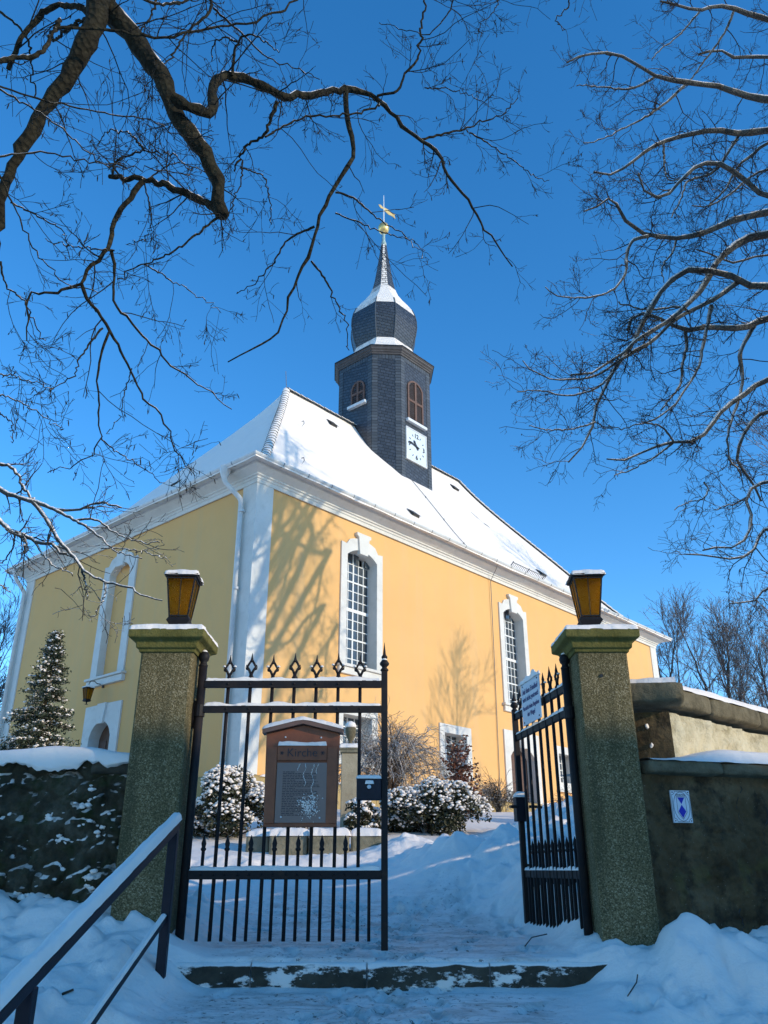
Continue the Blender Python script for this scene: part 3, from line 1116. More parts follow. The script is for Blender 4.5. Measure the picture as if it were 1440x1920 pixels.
for i, cx in enumerate((3.5, 7.4, 13.3)):
    zb, zt = Z(2.50), Z(3.38)
    mb = MB()
    hw, ow, ob, ot = 0.5, 0.71, Z(2.28), Z(3.61)
    V = [(-ow, 0.01, ob), (ow, 0.01, ob), (ow, 0.01, ot), (-ow, 0.01, ot), (-ow, -0.04, ob), (ow, -0.04, ob), (ow, -0.04, ot), (-ow, -0.04, ot),
         (-hw, -0.04, zb), (hw, -0.04, zb), (hw, -0.04, zt), (-hw, -0.04, zt), (-hw, 0.40, zb), (hw, 0.40, zb), (hw, 0.40, zt), (-hw, 0.40, zt)]
    F = []
    for r in range(3):
        for k2 in range(4):
            F.append((r * 4 + k2, r * 4 + (k2 + 1) % 4, (r + 1) * 4 + (k2 + 1) % 4, (r + 1) * 4 + k2))
    w = mb.add(V, F).build('window', M_white, church, loc=(cx, 0, 0))
    MB().box(-0.74, 0.74, -0.10, 0.05, ob - 0.07, ob - 0.003).build('sill', M_white, w, bevel=0.01)
    rows = list(np.linspace(zb, zt, 5))
    ncol = 4
    colx = np.linspace(-0.5, 0.5, ncol + 1)
    for x in colx[1:-1]:
        MB().box(x - 0.014, x + 0.014, 0.315, 0.36, zb, zt).build('glazing_bar', M_bar, w)
    for z in rows[1:-1]:
        MB().box(-0.5, 0.5, 0.32, 0.355, z - 0.013, z + 0.013).build('glazing_bar', M_bar, w)
    pm = MB().box(0, 0.25, -0.004, 0.004, 0, rows[1] - rows[0]).mesh('pane'); fix_normals(pm)
    for x in colx[:-1]:
        for z in rows[:-1]:
            o = obj('pane', pm, M_glass, w, loc=(x, 0.34, z)); o.rotation_euler = (rng.normal() * 0.012, 0, rng.normal() * 0.012)


# doors
def door_set(parent_loc, rz, hw, spring, rise, ow, otop, name_label=None):
    d = surround(hw, Z(1.12), spring, rise, ow, otop, 0.004, ears=False).build('door_surround', M_white, church, loc=parent_loc)
    d.rotation_euler = (0, 0, rz)
    MB().prism([(-0.13, spring + rise - 0.06), (0.13, spring + rise - 0.06), (0.2, otop + 0.02), (-0.2, otop + 0.02)], -0.10, -0.01).build('keystone', M_white, d, bevel=0.008)
    top = arch(hw, spring, rise)
    for s_ in (-1, 1):
        poly = [(0.004 * s_, Z(1.12)), (hw * s_, Z(1.12))] + [(x, z) for x, z in (top[::-1] if s_ > 0 else top) if x * s_ > 0.03] + [(0.004 * s_, spring + rise)]
        leaf = MB().prism(poly, 0.26, 0.31).build('door_leaf', M_doorwood, d, bevel=0.004)
        for (za, zb_) in ((Z(1.3), Z(1.95)), (Z(2.1), spring - 0.05)):
            a, b = sorted((0.12 * s_, (hw - 0.1) * s_))
            MB().box(a, b, 0.235, 0.262, za, zb_).build('door_panel', M_wood, leaf_parent(d), bevel=0.015)
    return d


def leaf_parent(d):
    return d


dr = door_set((10.7, 0, 0), 0, 0.66, Z(3.05), 0.33, 0.95, Z(3.79))
MB().box(-0.42, -0.12, 0.24, 0.25, Z(2.35), Z(2.95)).build('pane', M_glass, dr)
dl = door_set((0, 5.55, 0), -PI / 2, 0.5, Z(3.05), 0.38, 0.84, Z(3.86))
MB().box(-0.95, 0.95, -0.5, 0.2, Z(1.02), Z(1.14)).build('door_step', M_step, dr, bevel=0.01)

# blind window in the end wall
bw = surround(0.5, Z(4.62), Z(7.45), 0.26, 0.80, Z(7.72), 0.26).build('blind_window', M_white, church, loc=(0, 5.62, 0))
bw.rotation_euler = (0, 0, -PI / 2)
poly = [(-0.52, Z(4.58)), (0.52, Z(4.58))] + [(x, z + 0.02) for x, z in arch(0.52, Z(7.45), 0.26)[::-1]]
MB().prism(poly, 0.16, 0.30).build('blind_panel', M_plaster, bw)
MB().box(-0.86, 0.86, -0.10, 0.2, Z(4.36), Z(4.53)).box(-0.9, 0.9, -0.15, 0.2, Z(4.535), Z(4.60)).build('sill', M_white, bw, bevel=0.012)
MB().prism([(-0.14, Z(7.6)), (0.14, Z(7.6)), (0.22, Z(8.05)), (-0.22, Z(8.05))], -0.09, 0.01).build('keystone', M_white, bw, bevel=0.008)

# tower -------------------------------------------------------------------
TX, TY = 10.75, 5.6


def octo(h, w=None):
    w = 0.53 * h if w is None else w
    return [(h, -w), (h, w), (w, h), (-w, h), (-h, w), (-h, -w), (-w, -h), (w, -h)]


def oct_sweep(name, prof, mat, parent, w=None, smooth=False, cap=True):
    V = []; F = []; UV = []
    arc = 0; last = None
    rings = []
    for (h, z) in prof:
        if last is not None:
            arc += math.hypot(h - last[0], z - last[1])
        last = (h, z)
        o = octo(h, None if w is None else w * h)
        rings.append((len(V), arc, o))
        V += [(x, y, z) for x, y in o]
    for (b0, a0, o0), (b1, a1, o1) in zip(rings[:-1], rings[1:]):
        for k in range(8):
            k2 = (k + 1) % 8
            F.append((b0 + k, b0 + k2, b1 + k2, b1 + k))
            l0 = math.dist(o0[k], o0[k2]) / 2; l1 = math.dist(o1[k], o1[k2]) / 2
            off = k * 7.31
            UV += [(off - l0, a0), (off + l0, a0), (off + l1, a1), (off - l1, a1)]
    if cap:
        F.append(tuple(rings[-1][0] + k for k in range(8))); UV += [(0, 0)] * 8
    me = bpy.data.meshes.new(name)
    me.from_pydata(V, [], F)
    ul = me.uv_layers.new(name='UVMap')
    for i, uv in enumerate(UV):
        ul.data[i].uv = uv
    me.update()
    return obj(name, me, mat, parent, smooth)


tower = oct_sweep('tower', [(1.7, Z(12.2)), (1.7, Z(18.78))], M_slate, church)
tower.location = (TX, TY, 0)
# border courses of slate at the arrises and under the cornice
for k in range(8):
    o = octo(1.7)
    p0 = Vector((*o[k], 0)); p1 = Vector((*o[(k + 1) % 8], 0))
    dv = (p1 - p0).normalized(); nv = Vector((dv.y, -dv.x, 0))
    L = (p1 - p0).length
    V = []; F = []; UV = []
    for (a, b, z0, z1) in ((0, 0.22, 12.2, 18.76), (L - 0.22, L, 12.2, 18.76), (0.22, L - 0.22, 18.54, 18.76)):
        i = len(V)
        for (s_, zz) in ((a, z0), (b, z0), (b, z1), (a, z1)):
            p = p0 + dv * s_ + nv * 0.012
            V.append((p.x, p.y, Z(zz)))
        F.append((i, i + 1, i + 2, i + 3))
        UV += [(0, z0), (0.22, z0), (0.22, z1), (0, z1)] if b - a < 0.3 else [(z0, a), (z0, b), (z1, b), (z1, a)]
    me = bpy.data.meshes.new('slate_border'); me.from_pydata(V, [], F)
    ul = me.uv_layers.new(name='UVMap')
    for i, uv in enumerate(UV): ul.data[i].uv = uv
    me.update()
    obj('slate_border', me, M_slate_edge, tower)
oct_sweep('cornice', [(1.70, Z(18.74)), (1.745, Z(18.74)), (1.745, Z(18.80)), (1.79, Z(18.83)), (1.79, Z(18.875)), (1.85, Z(18.92)), (1.85, Z(18.985)), (1.875, Z(19.0)), (1.875, Z(19.035))], M_cornwood, tower)
oct_sweep('cornice_roof', [(1.90, Z(19.035)), (1.90, Z(19.07)), (1.62, Z(19.24)), (1.37, Z(19.47)), (1.18, Z(19.74)), (1.07, Z(20.06)), (1.0, Z(20.1))], M_slate, tower)
on = [(0.97, 19.85), (1.075, 20.08), (1.165, 20.40), (1.235, 20.75), (1.275, 21.1), (1.265, 21.42), (1.21, 21.74), (1.10, 22.06), (0.93, 22.36), (0.74, 22.64), (0.57, 22.94), (0.46, 23.28),
      (0.37, 23.75), (0.29, 24.35), (0.21, 25.0), (0.15, 25.5), (0.115, 25.85)]
oct_sweep('onion_dome', [(h, Z(z)) for h, z in on[:12]], M_slate, tower)
oct_sweep('spire', [(h, Z(z)) for h, z in on[11:]], m_slate('spire_slate', 0.3, 0.13, (0.05, 0.056, 0.066), 0, True), tower)
# raised ribs on the dome's arrises
mb = MB()
for k in range(8):
    P = [(*[c_ * 1.004 for c_ in octo(h)[k]], Z(z)) for h, z in on[:8]]
    mb.tube(P, 0.025, 5)
mb.build('dome_rib', M_lead if False else m_simple('dome_rib_slate', (0.07, 0.078, 0.088), 0.5, 0.2, 6, 0.2), tower)
MB().lathe([(0.13, Z(25.8)), (0.13, Z(25.95)), (0.075, Z(26.1)), (0.06, Z(26.6)), (0.05, Z(26.65))], 10).build('spire_neck', M_copper, tower, True)
MB().lathe([(0.02, 26.56 - G), (0.12, 26.58 - G), (0.21, 26.66 - G), (0.255, 26.82 - G), (0.25, 26.92 - G), (0.19, 27.05 - G), (0.10, 27.12 - G), (0.03, 27.14 - G)], 18).build('gilded_ball', M_gold, tower, True)
MB().tube([(0, 0, Z(27.1)), (0, 0, Z(28.0)), (0, 0, Z(28.82))], [0.035, 0.028, 0.016], 8).build('vane_pole', M_lead, tower)
# pierced weather vane pointing right and towards us
v_ang = R_(-4)
poly = [(-0.34, 0.10), (-0.2, 0.16), (-0.06, 0.12), (0.1, 0.17), (0.3, 0.20), (0.5, 0.16), (0.75, 0.20), (0.68, 0.08), (0.76, -0.04), (0.5, -0.02), (0.3, -0.08), (0.1, -0.04), (-0.06, 0.02), (-0.2, -0.02)]
vane = MB().prism([(x, z + Z(27.95)) for x, z in poly], -0.012, 0.012).build('weather_vane', M_gold, tower)
vane.rotation_euler = (0, 0, v_ang)


def louvre(hw, z0, z1, rise, frame_mat=M_wood, s=1):
    """pair of louvred shutters in a frame; local x along wall, y out negative"""
    fr = surround(hw - 0.05, z0 + 0.04, z1 - rise, rise, hw + 0.03, z1 - rise + 0.04, rise + 0.03, ears=False)
    f = fr.build('louvre_window', frame_mat, tower)
    bk = [(-hw, z0), (hw, z0)] + arch(hw, z1 - rise, rise)[::-1]
    MB().prism(bk, 0.02, 0.06).build('dark_backing', M_black, tower_child(f))
    MB().box(-0.05, 0.05, -0.05, 0.02, z0, z1 - 0.005).build('mullion', frame_mat, f)
    zm = z0 + (z1 - z0) * 0.5
    MB().box(-hw + 0.02, hw - 0.02, -0.046, 0.018, zm - 0.05, zm + 0.05).build('rail', frame_mat, f)
    mb = MB()
    n = int((z1 - z0) / 0.085)
    for i in range(1, n):
        z = z0 + i * (z1 - z0) / n
        x = hw - 0.07
        zt = arch(hw - 0.05, z1 - rise, rise)
        if z > z1 - rise:
            x = np.interp(z, [z1 - rise, z1], [hw - 0.07, 0.12])
        mb.add([(-x, -0.035, z - 0.03), (x, -0.035, z - 0.03), (x, 0.015, z + 0.02), (-x, 0.015, z + 0.02),
                (-x, -0.035, z - 0.018), (x, -0.035, z - 0.018), (x, 0.015, z + 0.032), (-x, 0.015, z + 0.032)],
               [(0, 3, 2, 1), (4, 5, 6, 7), (0, 1, 5, 4), (1, 2, 6, 5), (2, 3, 7, 6), (3, 0, 4, 7)])
    tag(mb.build('slat', frame_mat, f), kind='stuff')
    MB().box(-hw - 0.14, hw + 0.14, -0.14, 0.02, z0 - 0.14, z0 - 0.02).build('ledge', M_lead, f, bevel=0.01)
    return f


def tower_child(f):
    return f


f = louvre(0.44, Z(16.0), Z(17.80), 0.26); f.location = (10.70 - TX, -1.7, 0)
f = louvre(0.34, Z(16.74), Z(17.70), 0.3); f.location = (-1.7, 5.43 - TY, 0); f.rotation_euler = (0, 0, -PI / 2)


def text_mesh(s, size, ext=0.004, align='CENTER', sx=1.0, bold=0.0):
    cu = bpy.data.curves.new('t', 'FONT')
    cu.body = s; cu.size = size; cu.extrude = ext; cu.align_x = align; cu.align_y = 'CENTER'; cu.offset = bold
    cu.resolution_u = 3
    o = bpy.data.objects.new('t', cu); col.objects.link(o)
    dg = bpy.context.evaluated_depsgraph_get(); dg.update()
    me = bpy.data.meshes.new_from_object(o.evaluated_get(dg))
    bpy.data.objects.remove(o); bpy.data.curves.remove(cu)
    if sx != 1.0:
        me.transform(Matrix.Diagonal((sx, 1, 1, 1)))
    me.materials.clear()
    return me


def put_text(name, s, size, mat, parent, loc, rot=(PI / 2, 0, 0), **kw):
    o = obj(name, text_mesh(s, size, **kw), mat, parent, loc=loc)
    o.rotation_euler = rot
    return o


# clock on the tower: centre local (10.69, y=3.9, 14.91)
ckx, ckz, cky = 10.69 - TX, Z(14.91), -1.7
ck = MB().box(-0.585, 0.585, -0.05, 0.0, -0.66, 0.66).build('clock_face', M_clock, tower, loc=(ckx, cky, ckz), bevel=0.006)
mb = MB()
for (a, b, c_, d_) in ((-0.62, 0.62, 0.655, 0.70), (-0.62, 0.62, -0.70, -0.655), (-0.62, -0.58, -0.655, 0.655), (0.58, 0.62, -0.655, 0.655)):
    mb.box(a, b, -0.07, 0.0, c_, d_)
mb.build('clock_frame', M_pipe, ck)
for (t, s_) in ((0, '12'), (90, '3'), (180, '6'), (270, '9')):
    put_text('numeral', s_, 0.27, M_black, ck, (0.43 * math.sin(R_(t)), -0.056, 0.46 * math.cos(R_(t))), bold=0.006)
for i in range(12):
    if i % 3:
        t = R_(i * 30)
        o = MB().box(-0.016, 0.016, -0.004, 0.004, -0.045, 0.045).build('hour_mark', M_black, ck, loc=(0.45 * math.sin(t), -0.056, 0.49 * math.cos(t)))
        o.rotation_euler = (0, t, 0)
for (nm, t, ln, w) in (('hour_hand', 323, 0.30, 0.05), ('minute_hand', 281, 0.47, 0.032)):
    poly = [(-w * 0.6, -0.14), (w * 0.6, -0.14), (w, -0.04), (w * 0.7, ln * 0.5), (w * 1.3, ln * 0.72), (0, ln), (-w * 1.3, ln * 0.72), (-w * 0.7, ln * 0.5), (-w, -0.04)]
    o = MB().prism(poly, -0.006, 0.006).build(nm, M_black, ck, loc=(0, -0.068 if nm[0] == 'h' else -0.085, 0))
    o.rotation_euler = (0, R_(t), 0)


# ------------------------------------------------------------ lanterns
def lantern_parts(root, s=1.0, snow=True):
    """square tapering lantern, base at z 0, height about .44"""
    def bx(a0, a1, z0, z1):
        m = MB()
        V = [(-a0, -a0, z0), (a0, -a0, z0), (a0, a0, z0), (-a0, a0, z0), (-a1, -a1, z1), (a1, -a1, z1), (a1, a1, z1), (-a1, a1, z1)]
        return m.add([tuple(s * c for c in v) for v in V], [(0, 3, 2, 1), (4, 5, 6, 7), (0, 1, 5, 4), (1, 2, 6, 5), (2, 3, 7, 6), (3, 0, 4, 7)])
    m = bx(0.065, 0.085, 0.03, 0.058); m2 = bx(0.085, 0.07, 0.0581, 0.085)
    m.add(m2.v, m2.f)
    m.build('base', M_lampiron, root, bevel=0.003)
    MB().lathe([(0.05 * s, -0.04 * s), (0.018 * s, -0.03 * s), (0.016 * s, 0.035 * s)], 10).build('stem', M_lampiron, root)
    zb, zt, wb, wt = 0.085 * s, 0.385 * s, 0.066 * s, 0.103 * s
    mb = MB()
    for sx in (-1, 1):
        for sy in (-1, 1):
            mb.tube([(sx * wb, sy * wb, zb), (sx * wt, sy * wt, zt)], 0.0075 * s, 4)
    mb.build('frame_post', M_lampiron, root)
    mb = MB()
    for (w, z) in ((wb, zb + 0.008 * s), (wt - 0.002, zt - 0.01 * s)):
        for a in range(4):
            c_, s_ = math.cos(a * PI / 2), math.sin(a * PI / 2)
            mb.tube([(c_ * -w - s_ * -w, s_ * -w + c_ * -w, z), (c_ * w - s_ * -w, s_ * w + c_ * -w, z)], 0.007 * s, 4)
    for a in range(4):
        c_, s_ = math.cos(a * PI / 2), math.sin(a * PI / 2)
        mb.tube([(-s_ * -wb * 1.01, c_ * -wb * 1.01, zb), (-s_ * -wt * 1.01, c_ * -wt * 1.01, zt)], 0.004 * s, 4)
    mb.build('frame_bar', M_lampiron, root)
    pm = {}
    for sgn in (-1, 1):
        a0, a1 = (0.004 * s, wb) if sgn > 0 else (-wb, -0.004 * s)
        b0, b1 = (0.004 * s, wt) if sgn > 0 else (-wt, -0.004 * s)
        V = []
        for dy in (0, 0.004 * s):
            V += [(a0, -wb + dy, zb), (a1, -wb + dy, zb), (b1, -wt + dy, zt), (b0, -wt + dy, zt)]
        me = MB().add(V, [(0, 1, 2, 3), (7, 6, 5, 4), (0, 4, 5, 1), (1, 5, 6, 2), (2, 6, 7, 3), (3, 7, 4, 0)]).mesh('pane')
        fix_normals(me); pm[sgn] = me
    for a in range(4):
        for sgn in (-1, 1):
            o = obj('pane', pm[sgn], M_amber, root); o.rotation_euler = (0, 0, a * PI / 2)
    m = bx(0.118, 0.128, 0.385, 0.402); m2 = bx(0.128, 0.055, 0.4021, 0.432); m3 = bx(0.055, 0.02, 0.4321, 0.45)
    m.add(m2.v, m2.f); m.add(m3.v, m3.f)
    rf = m.build('roof', M_lampiron, root)
    if snow:
        q = snow_slab(-0.13 * s, 0.13 * s, -0.13 * s, 0.13 * s, 0.398 * s, 0.045 * s, 18, 18, 5, lump=0.08 * s, amp=0.15)
        q.lathe([(0.022 * s, 0.43 * s), (0.02 * s, 0.455 * s), (0.008 * s, 0.468 * s)], 8)
        q.build('snow_cap', M_snow, rf, True)


# wall lamp beside the end door
wl = empty('wall_lamp', (0, 0, 0))
ca_, sa_ = math.cos(PI / 2 - CA), math.sin(PI / 2 - CA)


def church_world(x, y, z):
    return (CO[0] + x * ca_ - y * sa_, CO[1] + x * sa_ + y * ca_, z)


wl.location = church_world(-0.42, 5.72, 3.86); wl.rotation_euler = (0, 0, PI / 2 - CA)
lantern_parts(wl, 0.95)
mb = MB().tube([(0, 0, 0.41), (0, 0, 0.50), (0.05, 0, 0.56), (0.14, 0, 0.57), (0.22, 0, 0.52), (0.40, 0, 0.52)], 0.012, 6).box(0.385, 0.40, -0.04, 0.04, 0.44, 0.60)
mb.build('bracket', M_lampiron, wl)
tag(wl, 'small bracket lantern on the shaded end wall above the arched door', 'lamp')

# ------------------------------------------------------------ gate pillars
PY0, PY1 = 5.70, 6.065
for (x0, x1, lab, cat) in ((-1.711, -1.346, 'left stone gate pillar with mossy cap beside the closed gate leaf', 'pillar'),
                           (1.353, 1.712, 'right stone gate pillar with mossy cap beside the open gate leaf', 'pillar')):
    cx = (x0 + x1) / 2; cy = (PY0 + PY1) / 2
    p = empty('gate_pillar', (cx, cy, -0.75)); tag(p, lab, cat, 'gate pillars')
    hx = (x1 - x0) / 2; hy = (PY1 - PY0) / 2
    n = 40
    mb = MB()
    # slightly uneven shaft: bevelled box with rows
    V = []; F = []
    zs = np.linspace(0, 2.156, n)
    pts = []
    b = 0.012
    base = [(-hx + b, -hy), (hx - b, -hy), (hx, -hy + b), (hx, hy - b), (hx - b, hy), (-hx + b, hy), (-hx, hy - b), (-hx, -hy + b)]
    for j, z in enumerate(zs):
        for k2, (a, c_) in enumerate(base):
            w = 0.006 * float(fbm(np.array([z * 6 + k2 * 0.3]), np.array([k2 * 1.7 + cx]), 3, 3)[0])
            V.append((a * (1 + w), c_ * (1 + w), z))
    for j in range(n - 1):
        for k2 in range(8):
            F.append((j * 8 + k2, j * 8 + (k2 + 1) % 8, (j + 1) * 8 + (k2 + 1) % 8, (j + 1) * 8 + k2))
    mb.add(V, F)
    mb.build('shaft', M_pillar, p)
    mb = MB().ring([(-0.02, 2.150), (0.012, 2.150), (0.016, 2.172), (0.032, 2.178), (0.036, 2.215), (0.046, 2.225), (0.075, 2.240), (0.082, 2.246), (0.082, 2.300), (0.070, 2.308), (-0.1, 2.315)],
                   -hx, hx, -hy, hy)
    cap = mb.build('cap', M_cap, p, bevel=0.006)
    snow_slab(-hx - 0.083, hx + 0.083, -hy - 0.083, hy + 0.083, 2.300, 0.042, 40, 40, 7 if cx < 0 else 23, amp=0.22, lump=0.12).build('snow_cap', M_snow, cap, True)
    if cx > 0:
        MB().lathe([(0.011, 0), (0.012, 0.001), (0.012, 0.004)], 12).build('bolt_hole', M_black, p, loc=(-0.02, -hy - 0.002, 1.985)).rotation_euler = (PI / 2, 0, 0)
    # lantern standing on the cap
    ln = empty('lantern', (cx + (0.015 if cx < 0 else -0.01), cy + 0.02, 1.615)); ln.rotation_euler = (0, 0, R_(3 if cx < 0 else -4))
    lantern_parts(ln)
    tag(ln, ('amber glass lantern with snowy roof standing on the left gate pillar' if cx < 0 else 'amber glass lantern with snowy roof standing on the right gate pillar'), 'lantern', 'lanterns on the gate pillars')

# ------------------------------------------------------------ gate leaves
def finial_mesh():
    mb = MB()
    mb.lathe([(0.014, 0.0), (0.021, 0.004), (0.021, 0.016), (0.014, 0.022), (0.012, 0.05)], 8)
    for s_ in (-1, 1):
        mb.tube([(0.004 * s_, 0, 0.04), (0.016 * s_, 0, 0.066), (0.030 * s_, 0, 0.088), (0.020 * s_, 0, 0.108), (0.004 * s_, 0, 0.135)], [0.009, 0.009, 0.0085, 0.008, 0.008], 6)
        mb.tube([(0.020 * s_, 0, 0.066), (0.036 * s_, 0, 0.074), (0.044 * s_, 0, 0.090), (0.036 * s_, 0, 0.099), (0.031 * s_, 0, 0.090)], [0.005, 0.007, 0.009, 0.008, 0.006], 6)
    mb.lathe([(0.010, 0.122), (0.012, 0.132), (0.006, 0.160), (0.0015, 0.188)], 8)
    return mb


ME_fin = finial_mesh().mesh('spear_finial'); fix_normals(ME_fin); ME_fin.materials.append(M_iron)
ME_finsnow = MB().lathe([(0.010, 0), (0.013, 0.004), (0.009, 0.011), (0.002, 0.014)], 8).mesh('snow_bit'); ME_finsnow.materials.append(M_snow)
ME_tallbar = MB().tube([(0, 0, 0), (0, 0, 1.655)], 0.0125, 8).mesh('bar'); fix_normals(ME_tallbar); ME_tallbar.materials.append(M_iron)
ME_short = MB().tube([(0, 0, 0), (0, 0, 0.53)], 0.0112, 8).lathe([(0.013, 0.53), (0.018, 0.537), (0.018, 0.545), (0.012, 0.552), (0.017, 0.575), (0.010, 0.600), (0.001, 0.628)], 8).mesh('short_bar')
fix_normals(ME_short); ME_short.materials.append(M_iron)
ME_low = MB().tube([(0, 0, 0), (0, 0, 0.37)], 0.0112, 8).mesh('low_bar'); fix_normals(ME_low); ME_low.materials.append(M_iron)
ME_rivet = MB().lathe([(0.009, 0), (0.008, 0.004), (0.003, 0.007)], 7).mesh('rivet'); fix_normals(ME_rivet); ME_rivet.materials.append(M_iron)
ZB = -0.42            # bottom of bars


def gate_leaf(name, loc, rz, label, hinge_left=True, mirror=1, endpost_top=1.43):
    """local x from hinge (0) to closing post (1.30), z as world"""
    g = empty(name, (loc[0], loc[1], ZB), rz)
    tag(g, label, 'gate', 'leaves of the churchyard gate')
    zz = lambda z: z - ZB
    L = 1.30
    hp = MB().tube([(0, 0, zz(-0.47)), (0, 0, zz(1.33))], 0.030, 10).build('hinge_post', M_iron, g, True)
    MB().lathe([(0.030, 0), (0.034, 0.012), (0.026, 0.02), (0.022, 0.035), (0.034, 0.05), (0.040, 0.075), (0.032, 0.10), (0.012, 0.118), (0.003, 0.122)], 12).build('knob', M_iron, hp, True, loc=(0, 0, zz(1.33)))
    MB().lathe([(0.02, 0), (0.024, 0.006), (0.018, 0.018), (0.004, 0.026)], 10).build('snow_cap', M_snow, hp, True, loc=(0, 0, zz(1.43)))
    MB().tube([(0, 0, zz(0.98)), (0, 0, zz(1.06))], 0.038, 12).build('hinge_strap', M_iron, hp)
    ep = MB().box(L - 0.022, L + 0.022, -0.022, 0.022, zz(-0.47), zz(endpost_top - 0.13)).build('closing_post', M_iron, g, bevel=0.004)
    if endpost_top > 1.3:
        MB().lathe([(0.026, 0), (0.030, 0.006), (0.026, 0.016), (0.018, 0.022), (0.018, 0.03), (0.033, 0.045), (0.034, 0.058), (0.020, 0.078), (0.014, 0.085), (0.022, 0.097), (0.022, 0.105), (0.011, 0.120), (0.006, 0.165), (0.001, 0.21)], 12).build('finial', M_iron, ep, True, loc=(L, 0, zz(endpost_top - 0.13)))
        MB().lathe([(0.020, 0), (0.020, 0.005), (0.012, 0.014)], 10).build('snow_bit', M_snow, ep, True, loc=(L, -0.004, zz(endpost_top - 0.052)))
    for (z, h, nm) in ((1.205, 0.052, 'top_rail'), (1.03, 0.050, 'upper_rail'), (-0.033, 0.058, 'lower_rail')):
        r = MB().box(0.02, L - 0.022, -0.024, 0.006, zz(z - h / 2), zz(z + h / 2)).build(nm, M_iron, g, bevel=0.004)
        snow_slab(0.03, L - 0.024, -0.026, 0.012, zz(z + h / 2), 0.020, 90, 7, int(z * 100) + 7 * mirror, amp=0.75, lump=0.11).build('snow_strip', M_snow, r, True)
    xs = [0.191 + 0.156 * k2 for k2 in range(7)]
    for i, x in enumerate(xs):
        b = obj('bar', ME_tallbar, None, g, True, loc=(x, 0, 0))
        up = 0.012 if i in (1, 3, 5) else 0.0
        b.scale = (1, 1, (1.655 + up) / 1.655)
        f = obj('spear_finial', ME_fin, None, b, True, loc=(0, 0, 1.650))
        f.rotation_euler = (0, 0, rng.normal() * 0.06)
        if i % 2 == 0 or i == 5:
            for s_ in (-1, 1):
                obj('snow_bit', ME_finsnow, None, b, True, loc=(0.038 * s_, -0.002, 1.748))
        for z in (1.205, 1.03, -0.033):
            o = obj('rivet', ME_rivet, None, g, True, loc=(x, -0.025, zz(z))); o.rotation_euler = (PI / 2, 0, 0)
    for k2 in range(7):
        x = 0.107 + 0.156 * k2
        obj('short_bar', ME_short, None, g, True, loc=(x, 0, 0))
        o = obj('rivet', ME_rivet, None, g, True, loc=(x, -0.025, zz(-0.033))); o.rotation_euler = (PI / 2, 0, 0)
    obj('low_bar', ME_low, None, g, True, loc=(1.20, 0, 0))
    return g


gl = gate_leaf('gate_leaf', (-1.297, 5.85), 0, 'closed left gate leaf of black iron bars carrying the wooden notice board')
zz = lambda z: z - ZB
lk = MB().box(1.112, 1.278, -0.045, 0.03, zz(0.425), zz(0.565)).build('lock_box', M_rail, gl, bevel=0.004)
snow_slab(1.110, 1.280, -0.048, 0.033, zz(0.565), 0.022, 20, 10, 4).build('snow_cap', M_snow, lk, True)
MB().lathe([(0.014, 0), (0.014, 0.01), (0.006, 0.014)], 10).build('lock_cylinder', M_lead, lk, loc=(1.197, -0.045, zz(0.508))).rotation_euler = (PI / 2, 0, 0)
snow_slab(1.168, 1.228, -0.06, -0.046, zz(0.53), 0.018, 10, 5, 8).build('snow_bit', M_snow, lk, True)
hx_ = MB().lathe([(0.075, 0), (0.078, 0.012), (0.045, 0.02)], 14).build('wall_plate', M_iron, gl, loc=(-0.045, 0.03, zz(1.0)))
hx_.rotation_euler = (0, PI / 2, 0); hx_.scale = (1.3, 0.7, 1)

# the open leaf swings away from us
ang = math.atan2(7.28 - 5.95, 1.125 - 1.317)
gr = gate_leaf('gate_leaf', (1.317, 5.93), ang, 'open right gate leaf of black iron bars with pale warning sign', mirror=3, endpost_top=1.38)
lk = MB().box(1.25, 1.34, -0.05, 0.05, zz(0.36), zz(0.55)).build('lock_box', M_rail, gr, bevel=0.004)
MB().tube([(1.22, 0.05, zz(0.47)), (1.22, 0.11, zz(0.47)), (1.13, 0.12, zz(0.46))], 0.012, 8).tube([(1.22, -0.05, zz(0.47)), (1.22, -0.11, zz(0.47)), (1.13, -0.12, zz(0.46))], 0.012, 8).build('handle', M_iron, lk)
snow_slab(1.24, 1.35, -0.055, 0.055, zz(0.55), 0.05, 12, 12, 4, amp=0.4).build('snow_cap', M_snow, lk, True)
hx_ = MB().lathe([(0.075, 0), (0.078, 0.012), (0.045, 0.02)], 14).build('wall_plate', M_iron, gr, loc=(0.0, -0.045, zz(1.0)))
hx_.rotation_euler = (PI / 2, 0, 0); hx_.scale = (0.7, 1.3, 1)

# warning sign on the open leaf; the side facing the path
sx_ = 0.72
sg = empty('warning_sign', (1.317 + math.cos(ang) * sx_ - 0.036 * math.sin(ang), 5.93 + math.sin(ang) * sx_ + 0.036 * math.cos(ang), 1.07))
sg.rotation_euler = (0, 0, ang + PI)          # local -y faces the way in (towards -X)
MB().box(-0.235, 0.235, -0.004, 0.004, 0, 0.335).build('plate', M_sign, sg, bevel=0.002)
for (s_, z, sz) in (('Auf dem Friedhof', 0.262, 0.060), ('wird nicht gestreut!', 0.200, 0.055), ('Vorsicht beim Begehen', 0.130, 0.048), ('der Wege!', 0.074, 0.050)):
    put_text('lettering', s_, sz, M_inkblue, sg, (0, -0.0055, z), ext=0.0008, sx=0.92, bold=0.0012)
ME_screw = MB().lathe([(0.007, 0), (0.007, 0.003), (0.003, 0.005)], 7).mesh('screw'); fix_normals(ME_screw)


def screws(parent, pts, mat, y, sc=1.0):
    me = ME_screw.copy()
    for (x, z) in pts:
        o = obj('screw', me, mat, parent, True, loc=(x, y(z) if callable(y) else y, z)); o.rotation_euler = (PI / 2, 0, 0); o.scale = (sc, sc, sc)


